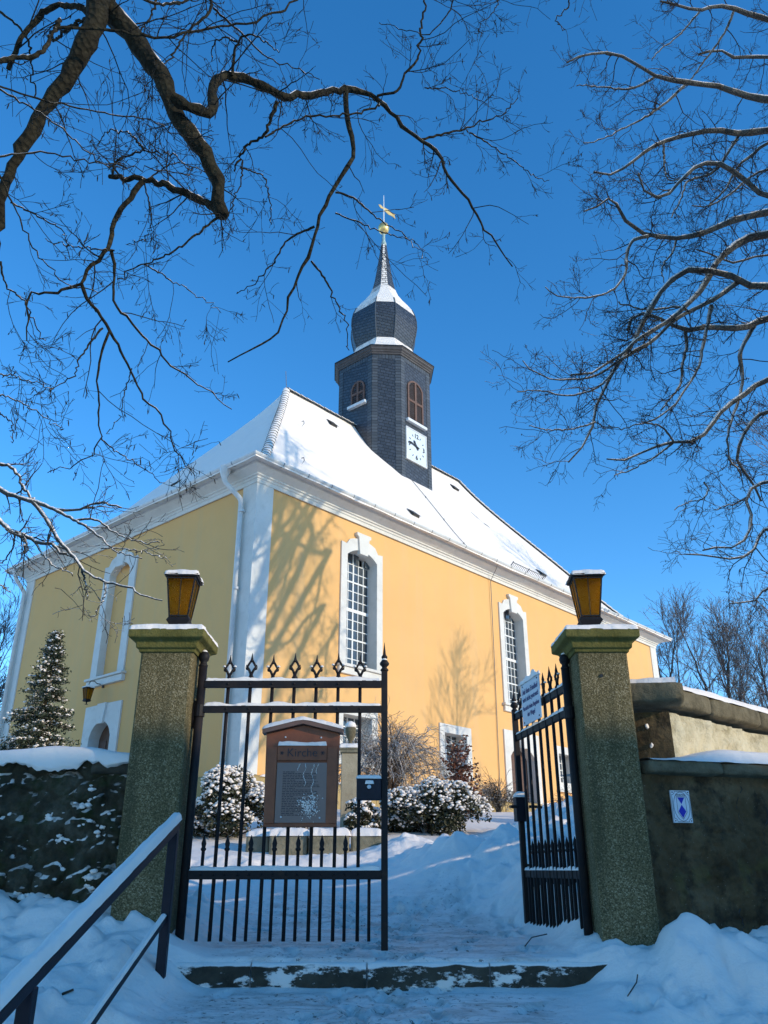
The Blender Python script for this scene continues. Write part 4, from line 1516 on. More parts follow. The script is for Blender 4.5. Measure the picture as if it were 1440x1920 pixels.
screws(sg, ((-0.19, 0.312), (0.19, 0.312), (-0.19, 0.022), (0.19, 0.022)), M_black, -0.004)
snow_slab(-0.235, 0.235, -0.012, 0.012, 0.335, 0.045, 40, 6, 19, amp=1.3, lump=0.10).build('snow_cap', M_snow, sg, True)
tag(sg, 'pale grey warning sign with four lines of dark lettering on the open gate leaf', 'sign')

# notice board on the closed leaf
nb = empty('notice_board', (-0.555, 5.80, 0.255)); tag(nb, 'brown wooden church notice board with little gabled roof hung on the gate', 'notice board')
MB().prism([(-0.24, 0), (0.24, 0), (0.252, 0.60), (0.0, 0.655), (-0.252, 0.60)], -0.02, 0.035).build('back_panel', M_board, nb, bevel=0.003)
for s_ in (-1, 1):
    a, b = sorted((0.170 * s_, 0.238 * s_))
    MB().box(a, b, -0.034, -0.021, 0.02, 0.51).build('side_batten', M_board, nb, bevel=0.003)
MB().box(-0.168, 0.168, -0.036, -0.0215, 0.418, 0.520).build('title_panel', M_board, nb, bevel=0.004)
put_text('title', 'Kirche', 0.078, M_ink, nb, (0.0, -0.0375, 0.468), ext=0.0012, bold=-0.0006)
for s_ in (-1, 1):
    mb = MB()
    for k2 in range(3):
        t = k2 * PI / 3
        mb.box(-0.014, 0.014, -0.002, 0.0, -0.002, 0.002)
        for i in range(mb.n - 8, mb.n):
            x, y, z = mb.v[i]; mb.v[i] = (x * math.cos(t) - z * math.sin(t), y, x * math.sin(t) + z * math.cos(t))
    mb.build('star_mark', M_ink, nb, loc=(0.138 * s_, -0.0375, 0.468))
rfm = MB()
for s_ in (-1, 1):
    poly = [(0.0, 0.660), (0.275 * s_, 0.595), (0.275 * s_, 0.622), (0.0, 0.690)]
    rfm.prism(poly, -0.065, 0.05)
nrf = rfm.build('roof', M_boardroof, nb)
mb = MB()
nx_ = 50
uu = np.linspace(-0.28, 0.28, nx_); vv = np.linspace(-0.068, 0.052, 9)
UU, VV = np.meshgrid(uu, vv)
e = np.minimum(np.clip((0.06 - np.abs(VV + 0.008)) / 0.02, 0, 1), np.clip((0.28 - np.abs(UU)) / 0.02, 0, 1))
ZZ = 0.690 - 0.2473 * np.abs(UU) + (0.024 + 0.010 * fbm(UU * 14, VV * 14, 3, 4)) * np.sqrt(np.clip(1 - (1 - e) ** 2, 0, 1)) + 0.001 - 0.006 * np.exp(-(UU / 0.03) ** 2)
mb.grid(np.stack([UU, VV, ZZ], -1)).build('snow_cap', M_snow, nrf, True)
pa = MB().box(-0.166, 0.172, -0.030, -0.0225, 0.025, 0.405).build('notice_sheet', M_paper, nb)
mb = MB()
z = 0.345
for k2 in range(27):
    x = -0.125; end = 0.125 - (0.08 * rng.random() if k2 % 5 else 0.17)
    while x < end:
        w = 0.008 + 0.022 * rng.random()
        mb.box(x, min(x + w, end + 0.005), -0.0312, -0.0305, z - 0.0022, z + 0.0022)
        x += w + 0.005
    z -= 0.0105
tag(mb.build('printed_lines', M_ink, pa), kind='stuff')
screws(nb, ((-0.12, 0.575), (0.125, 0.572), (-0.125, 0.060), (0.13, 0.055)), M_lead, lambda z: -0.030 if z < 0.5 else -0.02, 0.9)
snow_slab(-0.165, 0.165, -0.042, -0.02, 0.520, 0.030, 40, 7, 33, amp=0.6, lump=0.12).build('snow_ledge', M_snow, nb, True)
# snowball splash on the glazed sheet
mb = MB()
for i in range(420):
    ctr = [(0, 0), (-0.03, 0.02), (0.025, -0.03), (0.0, -0.055), (0.03, 0.03)][int(rng.integers(0, 5))]
    a = rng.normal(size=2) * np.array([0.024, 0.018]) + np.array(ctr)
    r = 0.0045 * rng.random() ** 2 + 0.0010
    mb.lathe([(r, 0), (r * 0.8, r * 0.5), (r * 0.2, r * 0.8)], 5)
    for j in range(mb.n - 15, mb.n):
        vx, vy, vz = mb.v[j]; mb.v[j] = (vx + 0.048 + a[0], -0.0312 - vz, vy + 0.135 + a[1])
for (x0, n2, ph) in ((0.02, 26, 0.3), (0.075, 40, 1.0), (0.105, 12, 2.0), (-0.02, 8, 2)):
    for i in range(n2):
        r = 0.0018 + 0.0022 * rng.random()
        xx = x0 + 0.008 * math.sin(i * 0.35 + ph) + rng.normal() * 0.0015; z_ = 0.395 - i * 0.0055
        mb.lathe([(r, 0), (r * 0.7, r * 0.5), (r * 0.2, r * 0.8)], 5)
        for j in range(mb.n - 15, mb.n):
            vx, vy, vz = mb.v[j]; mb.v[j] = (vx + xx, -0.0312 - vz, vy + z_)
tag(mb.build('snow_splash', M_snow, pa), kind='stuff')

# ------------------------------------------------------------ walls beside the gate
def rough_face(x0, x1, z0, z1, amp, scale, seed, nx, nz, top=None):
    X, Zv = np.meshgrid(np.linspace(x0, x1, nx), np.linspace(0, 1, nz))
    zt = z1 if top is None else top(X)
    Zz = z0 + (zt - z0) * Zv
    Y = -amp * (fbm(X * scale, Zz * scale, 5, seed, 0.6) + 0.5 * np.abs(fbm(X * scale * 2.3, Zz * scale * 2.3, 4, seed + 3)))
    return np.stack([X, Y, Zz], -1)


def cells(x, z, size, seed):
    """distance to cell border of a jittered grid, 0 at joints"""
    u = x / size; v = z / (size * 0.72)
    iu = np.floor(u); iv = np.floor(v)
    d1 = np.full(u.shape, 9.0); d2 = np.full(u.shape, 9.0); idv = np.zeros(u.shape)
    for a in (-1, 0, 1):
        for b in (-1, 0, 1):
            cx_ = iu + a; cz_ = iv + b
            h1 = _hash(cx_, cz_, seed); h2 = _hash(cx_, cz_, seed + 7)
            d = np.hypot(cx_ + 0.15 + 0.7 * h1 - u, cz_ + 0.15 + 0.7 * h2 - v)
            closer = d < d1
            d2 = np.where(closer, d1, np.minimum(d2, d)); idv = np.where(closer, h1, idv); d1 = np.where(closer, d, d1)
    return d2 - d1, idv


# left wall: rubble with old render, snow lodged in its hollows
lw = empty('stone_wall', (-1.715, 5.96, -0.9)); tag(lw, 'dark mossy rubble wall with thick snow on top, left of the gate', 'wall')
lw.rotation_euler = (0, 0, PI)                    # local x runs to the left
lw.rotation_euler = (0, 0, 0)
X0 = -4.2


def lw_top(x):
    return 1.60 + 0.03 * fbm(x * 2.0, x * 0 + 3, 3, 2)


P = rough_face(X0, 0.0, 0, 1.62, 0.10, 4.2, 41, 420, 170, lw_top)
wx = P[:, :, 0] + 0.05 * fbm(P[:, :, 0] * 6, P[:, :, 2] * 6, 3, 71); wz = P[:, :, 2] + 0.05 * fbm(P[:, :, 0] * 6 + 9, P[:, :, 2] * 6, 3, 72)
cb, cid = cells(wx, wz, 0.21, 5)
P[:, :, 1] = 0.55 * P[:, :, 1] - (0.030 * sstep(0.01, 0.22, cb) * (0.25 + 1.0 * cid)) - 0.022 * fbm(P[:, :, 0] * 17, P[:, :, 2] * 17, 3, 66)
mb = MB().grid(P)
top_ = P[-1].copy(); back = top_.copy(); back[:, 1] = 0.55
mb.grid(np.stack([top_, back]))
mb.add([(X0, 0.55, 0), (0, 0.55, 0), (0, 0.55, 1.55), (X0, 0.55, 1.55)], [(0, 1, 2, 3)])
mb.build('rubble_face', M_rubble, lw, True)
cs = MB()
X, A = np.meshgrid(np.linspace(-0.30, -0.02, 16), np.linspace(0, 2 * PI, 17))
rr = 1 + 0.25 * fbm(X * 9, np.sin(A) * 1.5, 3, 6)
Yc = 0.02 + 0.10 * np.sign(np.cos(A)) * np.abs(np.cos(A)) ** 0.5 * rr; Zc = 1.55 + 0.05 * np.sign(np.sin(A)) * np.abs(np.sin(A)) ** 0.5 * rr
cs.grid(np.stack([X, Yc, Zc], -1)).add([(-0.02, 0.02, 1.55)], [])
cs.build('coping_stone', M_step, lw, True)
# snow pillow on top, spilling over the front
nx, ny = 200, 40
u = np.linspace(X0, -0.015, nx); v = np.linspace(0, 1, ny)
UU, VV = np.meshgrid(u, v)
over = 0.03 + 0.055 * sstep(-0.85, -0.60, UU) * sstep(-0.30, -0.40, UU) + 0.035 * fbm(UU * 6, UU * 0, 4, 12) + 0.03 * fbm(UU * 31, UU * 0, 4, 15, 0.7)
over = np.clip(over, 0.004, 1)
th = 0.10 + 0.022 * fbm(UU * 1.6, VV * 0, 3, 5) + 0.02 * sstep(-1.5, -3, UU)
th = th * (1 - 0.35 * sstep(-0.35, -0.05, UU))
# path across: from the overhang bottom on the face, round the lip, back across the top
s_ = VV
lip = 0.28
zf = lw_top(UU)
face_y = -0.085 - 0.02 * np.sin(np.clip(s_ / lip, 0, 1) * PI)
Zs = np.where(s_ < lip, zf - over * (1 - s_ / lip) + (th * 0.55) * sstep(0.4, 1, s_ / lip), 0)
t2 = np.clip((s_ - lip) / (1 - lip), 0, 1)
Zs = np.where(s_ >= lip, zf + th * (0.55 + 0.45 * np.sqrt(np.clip(1 - (1 - np.clip(t2 * 3, 0, 1)) ** 2, 0, 1))) - 0.02 * t2, Zs)
Ys = np.where(s_ < lip, face_y, -0.085 + t2 * 0.62)
Ys = Ys + 0.012 * fbm(UU * 8, s_ * 6, 3, 5)
mb = MB().grid(np.stack([UU, Ys, Zs + 0.006 * fbm(UU * 11, s_ * 7, 3, 9)], -1))
mb.build('snow_cap', M_snow, lw, True)
# clumps of snow stuck to the face
def blob(mb, c, r, seed, sq=(1, 0.55, 0.8), n=7, m=5):
    V = []
    for j in range(m + 1):
        ph = PI * j / m
        for i in range(n):
            t = 2 * PI * i / n
            d = 1 + 0.5 * (random.random() - 0.5)
            V.append((c[0] + r * sq[0] * d * math.sin(ph) * math.cos(t), c[1] + r * sq[1] * d * math.sin(ph) * math.sin(t), c[2] + r * sq[2] * d * math.cos(ph)))
    F = [(j * n + i, j * n + (i + 1) % n, (j + 1) * n + (i + 1) % n, (j + 1) * n + i) for j in range(m) for i in range(n)]
    mb.add(V, F)


mb = MB()
cl = [(-0.30, 1.30), (-0.20, 1.12), (-0.22, 0.86), (-0.24, 0.80), (-0.46, 1.08), (-0.22, 1.20), (-0.30, 1.40), (-0.25, 0.66), (-0.55, 1.22), (-0.66, 0.74), (-0.62, 0.62)]
for (x, z) in cl:
    for q in range(7):
        x2 = x + rng.normal() * 0.035; z2 = z + rng.normal() * 0.018
        ix = int(np.clip((x2 - X0) / (0 - X0) * (P.shape[1] - 1), 0, P.shape[1] - 1)); iz = int(np.clip(z2 / 1.62 * (P.shape[0] - 1), 0, P.shape[0] - 1))
        blob(mb, (x2, P[iz, ix, 1] + 0.004, z2), 0.007 + 0.013 * rng.random(), 0, (1.5, 0.6, 0.8))
tag(mb.build('lodged_snow', M_snow, lw, True), kind='stuff')

# right, lower wall with coping, in front of the taller one
RA = R_(17)
rw = empty('low_wall', (1.715, 5.80, -0.9), RA); tag(rw, 'low rendered wall with dark coping and oval heritage sign, right of the gate', 'wall')
P = rough_face(0.0, 3.6, 0, 1.49, 0.04, 4.0, 77, 340, 150)
cb, cid = cells(P[:, :, 0] + 0.05 * fbm(P[:, :, 0] * 5, P[:, :, 2] * 5, 3, 71), P[:, :, 2] + 0.05 * fbm(P[:, :, 0] * 5 + 4, P[:, :, 2] * 5, 3, 73), 0.26, 15)
msk = sstep(-0.1, 0.35, fbm(P[:, :, 0] * 1.3, P[:, :, 2] * 1.3, 3, 88)) * sstep(0.25, 0.6, P[:, :, 0])
P[:, :, 1] -= 0.014 * fbm(P[:, :, 0] * 19, P[:, :, 2] * 19, 3, 61) + 0.028 * msk * sstep(0.02, 0.25, cb) * (0.4 + cid)
mb = MB().grid(P)
t_ = P[-1].copy(); b_ = t_.copy(); b_[:, 1] = 0.6
mb.grid(np.stack([t_, b_]))
mb.build('render_face', M_rwall, rw, True)
xs = [0.03, 0.62, 1.55, 2.5, 3.6]
for i in range(4):
    a, b = xs[i] + 0.006, xs[i + 1] - 0.006
    nn = 26
    X, A = np.meshgrid(np.linspace(a, b, nn), np.linspace(0, 2 * PI, 25))
    sgn = lambda q, e: np.sign(q) * np.abs(q) ** e
    ed = np.clip(np.minimum(X - a, b - X) / 0.02, 0.0, 1) ** 0.4
    rr = (1 + 0.10 * fbm(X * 6, np.sin(A) * 2 + i * 5, 3, 6)) * (0.82 + 0.18 * ed)
    cs = MB().grid(np.stack([X, 0.17 + 0.285 * sgn(np.cos(A), 0.35) * (1 + 0.05 * fbm(X * 6, A, 3, 6)) * (0.96 + 0.04 * ed), 1.535 + 0.047 * sgn(np.sin(A), 0.35) * rr], -1))
    ring0 = [q * nn for q in range(24)]; ring1 = [q * nn + nn - 1 for q in range(24)]
    cs.f.append(tuple(ring0)); cs.f.append(tuple(ring1[::-1]))
    cs.build('coping_stone', M_coping, rw, True)
# drifted snow lying on the coping and the terrace behind
nx, ny = 130, 40
UU, VV = np.meshgrid(np.linspace(0.05, 3.6, nx), np.linspace(0, 1, ny))
Yq = -0.115 + VV * 1.3
ed = np.sqrt(np.clip(1 - (1 - np.clip(VV / 0.12, 0, 1)) ** 2, 0, 1))
lift = 0.015 + 0.085 * sstep(0.15, 0.75, UU) + 0.02 * fbm(UU * 1.5, VV * 2, 3, 4)
Zq = 1.575 + ed * lift + 0.05 * sstep(0.1, 0.8, VV) * sstep(0.15, 0.9, UU) + 0.004 * fbm(UU * 14, VV * 14, 2, 6)
MB().grid(np.stack([UU, Yq + 0.008 * fbm(UU * 9, UU * 0, 2, 3) * (VV < 0.05), Zq], -1)).build('snow_cap', M_snow, rw, True)
# cracks in the render
mb = MB()
for (x0, z0, n2, sd) in ((0.80, 1.43, 14, 3), (0.98, 1.30, 16, 5), (0.66, 0.66, 12, 9)):
    x, z = x0, z0
    pts = []
    for i in range(n2):
        ix = int(np.clip(x / 3.6 * 339, 0, 339)); iz = int(np.clip(z / 1.49 * 149, 0, 149))
        pts.append((x, P[iz, ix, 1] - 0.001, z))
        x += rng.normal() * 0.012 - 0.004; z -= 0.020
    mb.tube(pts, [0.0028 * (1 - i / n2) + 0.0008 for i in range(n2)], 4)
tag(mb.build('crack', M_black, rw), kind='stuff')

# right, taller churchyard wall that runs back to the right
tw = empty('churchyard_wall', (2.03, 5.93, -0.9), R_(43.5)); tag(tw, 'taller sunlit churchyard wall with snow capped sandstone coping', 'wall')
P = rough_face(0.0, 16.0, 0, 1.93, 0.05, 3.6, 99, 700, 80)
P[:, :, 1] -= 0.016 * fbm(P[:, :, 0] * 15, P[:, :, 2] * 15, 3, 61) - 0.03
mb = MB().grid(P)
mb.build('render_face', M_palewall, tw, True)
# short return towards the pillar
c_, s__ = math.cos(R_(-43.5)), math.sin(R_(-43.5))


def tl_(x, y):      # world xy to local of tw
    x -= 2.03; y -= 5.93
    return (x * c_ - y * s__, x * s__ + y * c_)


a_ = tl_(1.70, 6.02)
n2 = 30
P2 = np.zeros((40, n2, 3))
for i, t in enumerate(np.linspace(0, 1, n2)):
    px_, py_ = a_[0] * (1 - t), a_[1] * (1 - t)
    for j, z in enumerate(np.linspace(0, 1.93, 40)):
        w = 0.03 * float(fbm(np.array([t * 1.4]), np.array([z * 3]), 4, 13)[0]) * min(1, (1 - t) * 5)
        P2[j, i] = (px_ - w * 0.6, py_ - w, z)
MB().grid(P2).build('wall_return', M_rwall, tw, True)
xs = [-0.02, 0.60, 1.45, 2.35, 3.3, 4.2, 5.1, 6.1, 7.0, 8.0, 9.0, 10, 11, 12, 13, 14, 15, 16]
for i in range(len(xs) - 1):
    a, b = xs[i] + 0.006, xs[i + 1] - 0.006
    nn = 20
    X, A = np.meshgrid(np.linspace(a, b, nn), np.linspace(0, 2 * PI, 25))
    ed = np.clip(np.minimum(X - a, b - X) / 0.05, 0.0, 1) ** 0.45
    rr = (1 + 0.12 * fbm(X * 5, np.sin(A) * 2 + i * 5, 3, 16))
    cs = MB().grid(np.stack([X, 0.20 + 0.25 * sgn(np.cos(A), 0.28) * (0.96 + 0.04 * ed) * (1 + 0.05 * fbm(X * 9, np.cos(A) * 2, 3, 4)), 2.038 + 0.074 * sgn(np.sin(A), 0.28) * rr * (0.86 + 0.14 * ed)], -1))
    cs.f.append(tuple(q * nn for q in range(24))); cs.f.append(tuple(q * nn + nn - 1 for q in range(23, -1, -1)))
    cs.build('coping_stone', M_coping, tw, True)
# coping of the return, rounded block
e0 = np.array(a_); e1 = np.array([0.0, 0.0])
dv = (e1 - e0); Lr = np.linalg.norm(dv); dv /= Lr; nv = np.array([-dv[1], dv[0]])
X, A = np.meshgrid(np.linspace(-0.02, Lr + 0.10, 20), np.linspace(0, 2 * PI, 25))
tt = np.clip(np.minimum(X + 0.02, Lr + 0.10 - X) / 0.07, 0, 1) ** 0.5
off = 0.02 + 0.24 * sgn(np.cos(A), 0.28) * (0.9 + 0.1 * tt) * (1 + 0.05 * fbm(X * 9, np.cos(A) * 2, 3, 4))
cs = MB().grid(np.stack([e0[0] + dv[0] * X + nv[0] * off, e0[1] + dv[1] * X + nv[1] * off, 2.035 + 0.074 * sgn(np.sin(A), 0.3) * (1 + 0.12 * fbm(X * 6, np.sin(A) * 2, 3, 1)) * (0.8 + 0.2 * tt)], -1))
cs.f.append(tuple(q * 20 for q in range(24))); cs.f.append(tuple(q * 20 + 19 for q in range(23, -1, -1)))
cs.build('coping_stone', M_coping, tw, True)
mb = snow_slab(-0.06, 16, -0.05, 0.45, 2.10, 0.055, 420, 14, 17, amp=0.3, lump=0.3)
# over the return
UU, VV = np.meshgrid(np.linspace(0.02, Lr + 0.06, 22), np.linspace(-1, 1, 14))
ee = np.clip((1 - np.abs(VV)) / 0.3, 0, 1)
offv = 0.02 + 0.205 * VV
mb.grid(np.stack([e0[0] + dv[0] * UU + nv[0] * offv, e0[1] + dv[1] * UU + nv[1] * offv, 2.09 + 0.06 * np.sqrt(1 - (1 - ee) ** 2) * np.clip((UU - 0.02) / 0.06, 0, 1) ** 0.5 + 0.008 * fbm(UU * 9, VV, 3, 2)], -1))
mb.build('snow_cap', M_snow, tw, True)
mb = MB()
for (t, z, r) in ((0.45, 1.83, 0.022), (0.5, 1.70, 0.02), (0.48, 1.69, 0.016), (0.75, 1.98, 0.018)):
    blob(mb, (a_[0] * (1 - t) + 0.0, a_[1] * (1 - t) - 0.03, z), r, 0)
tag(mb.build('lodged_snow', M_snow, tw, True), kind='stuff')

# heritage sign
ds = empty('heritage_sign', (0, 0, 0)); ds.location = (1.715 + math.cos(RA) * 0.285 + math.sin(RA) * 0.035, 5.80 + math.sin(RA) * 0.285 - math.cos(RA) * 0.035, 0.283)
ds.rotation_euler = (0, 0, RA * 0.9); tag(ds, 'white enamel heritage sign with blue shield emblem on the low wall', 'sign')
MB().box(-0.072, 0.072, -0.004, 0.012, 0, 0.205).build('plate', M_enamel, ds, bevel=0.002)


def strip(mb, pts, w, y=-0.0052, close=False):
    n = len(pts)
    P_ = [np.array(p) for p in pts]
    for i in range(n if close else n - 1):
        a, b = P_[i], P_[(i + 1) % n]
        d = (b - a); L_ = np.linalg.norm(d)
        if L_ < 1e-9: continue
        d /= L_; m_ = np.array([-d[1], d[0]]) * w / 2
        V = [(*(a - m_), y), (*(b - m_), y), (*(b + m_), y), (*(a + m_), y)]
        mb.add([(v[0], v[2] - i * 1e-6, v[1]) for v in V], [(0, 1, 2, 3)])


mb = MB()
strip(mb, [(0.060 * math.cos(t), 0.1025 + 0.092 * math.sin(t)) for t in np.linspace(0, 2 * PI, 36)], 0.003)
fr_ = []
for (cx, cz, t0) in ((0.066, 0.199, 180), (-0.066, 0.199, 270), (-0.066, 0.006, 0), (0.066, 0.006, 90)):
    fr_ += [(cx + 0.022 * math.cos(R_(t0 + q)), cz + 0.022 * math.sin(R_(t0 + q))) for q in range(90, -1, -15)]
strip(mb, fr_, 0.0028, -0.0056, True)
strip(mb, [(-0.034, 0.165), (0.034, 0.165), (0.034, 0.065), (0.0, 0.022), (-0.034, 0.065)], 0.0026, -0.0060, True)
mb.build('line_frame', M_ink, ds, recalc=False)
mb = MB().add([(-0.027, -0.0060, 0.160), (0.027, -0.0060, 0.160), (0, -0.0060, 0.118)], [(0, 2, 1)])
mb.add([(0, -0.0060, 0.114), (0.029, -0.0060, 0.072), (0, -0.0060, 0.030), (-0.029, -0.0060, 0.072)], [(0, 3, 2, 1)])
mb.build('shield_emblem', M_blue, ds, recalc=False)
put_text('lettering', 'DENKMAL', 0.0165, M_ink, ds, (0, -0.0050, 0.1755), ext=0.0006)
screws(ds, ((-0.060, 0.193), (0.060, 0.193), (-0.060, 0.012), (0.060, 0.012)), M_ink, -0.004, 0.65)

def m_stepsnow():
    k = NT('snow_dusted_step_stone')
    c = k.ramp(k.noise(6, 6, 0.65), [(0.3, (0.035, 0.03, 0.022)), (0.7, (0.10, 0.085, 0.062))])
    mp = k.n('ShaderNodeMapping'); mp.inputs['Scale'].default_value = (3.0, 3.0, 7.0)
    k.l(k.coord(), mp.inputs[0])
    a = k.ramp(k.noise(1.5, 7, 0.72, vec=mp.outputs[0]), [(0.53, 0.0), (0.57, 1.0)])
    m = k.math('MAXIMUM', a, k.up(0.35, 0.5, 0.25, 12))
    k.color(k.mix(m, c, SNOW)).rough(0.85).spec(0.15)
    b1 = k.bump(m, 0.6, 0.02)
    k.bump(k.noise(50, 4, 0.7), 0.5, 0.01, b1)
    return k.m


M_stepsnow = m_stepsnow()


# ------------------------------------------------------------ stone steps
def step(y, ztop, h, label, blocks):
    s = empty('stone_step', (0, y, ztop - h)); tag(s, label, 'step', 'steps up to the gate')
    for (a, b) in blocks:
        nn = 40
        X, A = np.meshgrid(np.linspace(a + 0.004, b - 0.004, nn), np.linspace(-PI / 2, PI / 2 + 0.3, 14))
        yy = 0.05 - 0.075 * sgn(np.cos(A), 0.4) - 0.014 * fbm(X * 7, A * 2, 4, 3) - 0.012 * fbm(X * 2, A * 0, 2, 8)
        zz_ = h / 2 - 0.03 + (h / 2 + 0.012) * sgn(np.sin(A), 0.4) + 0.006 * fbm(X * 6, A, 3, 5)
        MB().grid(np.stack([X, yy, zz_], -1)).build('step_block', M_stepsnow, s, True)
    return s


st = step(5.50, -0.485, 0.155, 'worn stone step directly below the gate, edged with snow', [(-1.5, -0.78), (-0.78, -0.10), (-0.10, 0.62), (0.62, 1.55)])
step(4.42, -0.675, 0.165, 'lower stone step at the bottom edge of the picture', [(-1.45, -0.5), (-0.5, 0.35), (0.35, 1.5)])

# handrail --------------------------------------------------------------
hr = empty('handrail', (-1.235, 5.2, -0.75)); tag(hr, 'dark steel handrail with snow on top leading down the steps', 'handrail')
p_top = Vector((-1.235, 5.18, 0.225)); p_low = Vector((-1.235, 1.6, 0.225 - 3.58 * 0.305))
o0 = Vector(hr.location)


def bar_between(a, b, w, h):
    a = Vector(a) - o0; b = Vector(b) - o0
    d = (b - a).normalized(); sdv = Vector((1, 0, 0)); u = sdv.cross(d).normalized()
    if u.z < 0: u = -u
    V = []
    for p in (a, b):
        for (q, r) in ((-1, -1), (1, -1), (1, 1), (-1, 1)):
            V.append(p + sdv * q * w / 2 + u * r * h / 2)
    return MB().add(V, [(3, 2, 1, 0), (4, 5, 6, 7), (0, 1, 5, 4), (1, 2, 6, 5), (2, 3, 7, 6), (3, 0, 4, 7)])


tr_ = bar_between(p_top + Vector((0, 0.04, 0.012)), p_low, 0.05, 0.045).build('top_rail', M_rail, hr, bevel=0.006)
lr_ = bar_between(p_top + Vector((0, -0.02, -0.475)), p_low + Vector((0, 0, -0.475)), 0.022, 0.042).build('lower_rail', M_rail, hr, bevel=0.004)
MB().box(-0.026, 0.026, -0.026 - 0.02, 0.026 - 0.02, 0.0, 0.225 + 0.75 - 0.012).build('post', M_rail, hr, bevel=0.005)
for y2 in (3.28, 1.75):
    z2 = 0.225 - (5.18 - y2) * 0.305
    MB().box(-0.026, 0.026, y2 - 5.2 - 0.026, y2 - 5.2 + 0.026, z2 + 0.75 - 1.1, z2 + 0.75 - 0.022).build('post', M_rail, hr, bevel=0.005)
for (dz, w, t, par, sd, y_a) in ((0.045, 0.060, 0.048, tr_, 3, 5.24), (-0.475 + 0.036, 0.028, 0.020, lr_, 9, 5.14)):
    nx, ny = 220, 11
    UU, VV = np.meshgrid(np.linspace(0, 1, nx), np.linspace(-1, 1, ny))
    Yv = y_a + (1.6 - y_a) * UU
    e = np.clip((1 - np.abs(VV)) / 0.65, 0, 1); e2 = np.clip(UU / 0.012, 0, 1)
    pr = np.sqrt(1 - (1 - e) ** 2) * np.sqrt(1 - (1 - e2) ** 2)
    Zv = 0.225 - (5.18 - Yv) * 0.305 + dz - 0.012 + t * pr * (1 + 0.22 * fbm(Yv * 5, VV * 0.7, 3, sd))
    Xv = VV * w / 2 * (1 + 0.08 * fbm(Yv * 16, VV, 2, sd)) - 1.235
    MB().grid(np.stack([Xv - o0.x, Yv - o0.y, Zv - o0.z], -1)).build('snow_strip', M_snow, par, True)

# ------------------------------------------------------------ kerb of the flower bed
kb = empty('bed_kerb', (-0.85, 10.4, 0.1)); tag(kb, 'low stone kerb of the snowy flower bed seen behind the closed gate leaf', 'kerb')
kx = [(-0.80, -0.52, 0.09), (-0.50, -0.05, -0.03), (-0.03, 0.44, -0.08), (0.46, 0.84, -0.02)]
for (a, b, dy) in kx:
    o = MB().box(a, b, dy, dy + 0.22, 0.0, 0.27).build('kerb_block', M_kerb, kb, bevel=0.03)
    o.rotation_euler = (0, 0, 0.03 * (a + b))
    snow_slab(a - 0.01, b + 0.01, dy - 0.01, dy + 0.4, 0.262, 0.09, 24, 12, 8).build('snow_cap', M_snow, o, True)

# pedestal with urn ----------------------------------------------------
pz = gz1(-0.50, 12.6)
pd = empty('stone_pedestal', (-0.50, 12.6, pz)); tag(pd, 'pale stone pedestal with small snow capped urn, half hidden by the notice board', 'monument')
MB().box(-0.125, 0.125, -0.125, 0.125, 0, 1.02).build('shaft', m_moss_stone('pedestal_sandstone', (0.36, 0.28, 0.18), (0.5, 0.41, 0.28), 6, 0.3), pd, bevel=0.012)
MB().ring([(0.0, 1.02), (0.02, 1.03), (0.02, 1.07), (0.03, 1.075), (0.03, 1.10), (-0.14, 1.105)], -0.125, 0.125, -0.125, 0.125).build('cap', M_kerb, pd)
snow_slab(-0.16, 0.16, -0.16, 0.16, 1.10, 0.07, 18, 18, 3).build('snow_cap', M_snow, pd, True)
MB().lathe([(0.05, 1.10), (0.05, 1.15), (0.025, 1.19), (0.03, 1.21), (0.06, 1.26), (0.078, 1.33), (0.08, 1.40), (0.066, 1.41), (0.06, 1.44)], 14).build('urn', M_coping, pd, True)
MB().lathe([(0.082, 1.405), (0.085, 1.43), (0.065, 1.475), (0.02, 1.50)], 14).build('urn_snow', M_snow, pd, True)


# ------------------------------------------------------------ plants
def tubes_batch(P, Rr, n=3):
    """P (M,k,3) Rr (M,k) -> verts, quads"""
    M, k, _ = P.shape
    T = np.gradient(P, axis=1); T /= np.linalg.norm(T, axis=2)[:, :, None] + 1e-9
    ref = rng.normal(size=(M, 1, 3)); ref /= np.linalg.norm(ref, axis=2)[:, :, None]
    A = np.cross(T, ref); A /= np.linalg.norm(A, axis=2)[:, :, None] + 1e-9
    B = np.cross(T, A)
    t = 2 * PI * np.arange(n) / n
    V = P[:, :, None, :] + Rr[:, :, None, None] * (np.cos(t)[None, None, :, None] * A[:, :, None, :] + np.sin(t)[None, None, :, None] * B[:, :, None, :])
    V = V.reshape(-1, 3)
    base = (np.arange(M)[:, None, None] * k + np.arange(k - 1)[None, :, None]) * n
    i = np.arange(n)[None, None, :]; i2 = (i + 1) % n
    F = np.stack([base + i, base + i2, base + n + i2, base + n + i], -1).reshape(-1, 4)
    return V, F


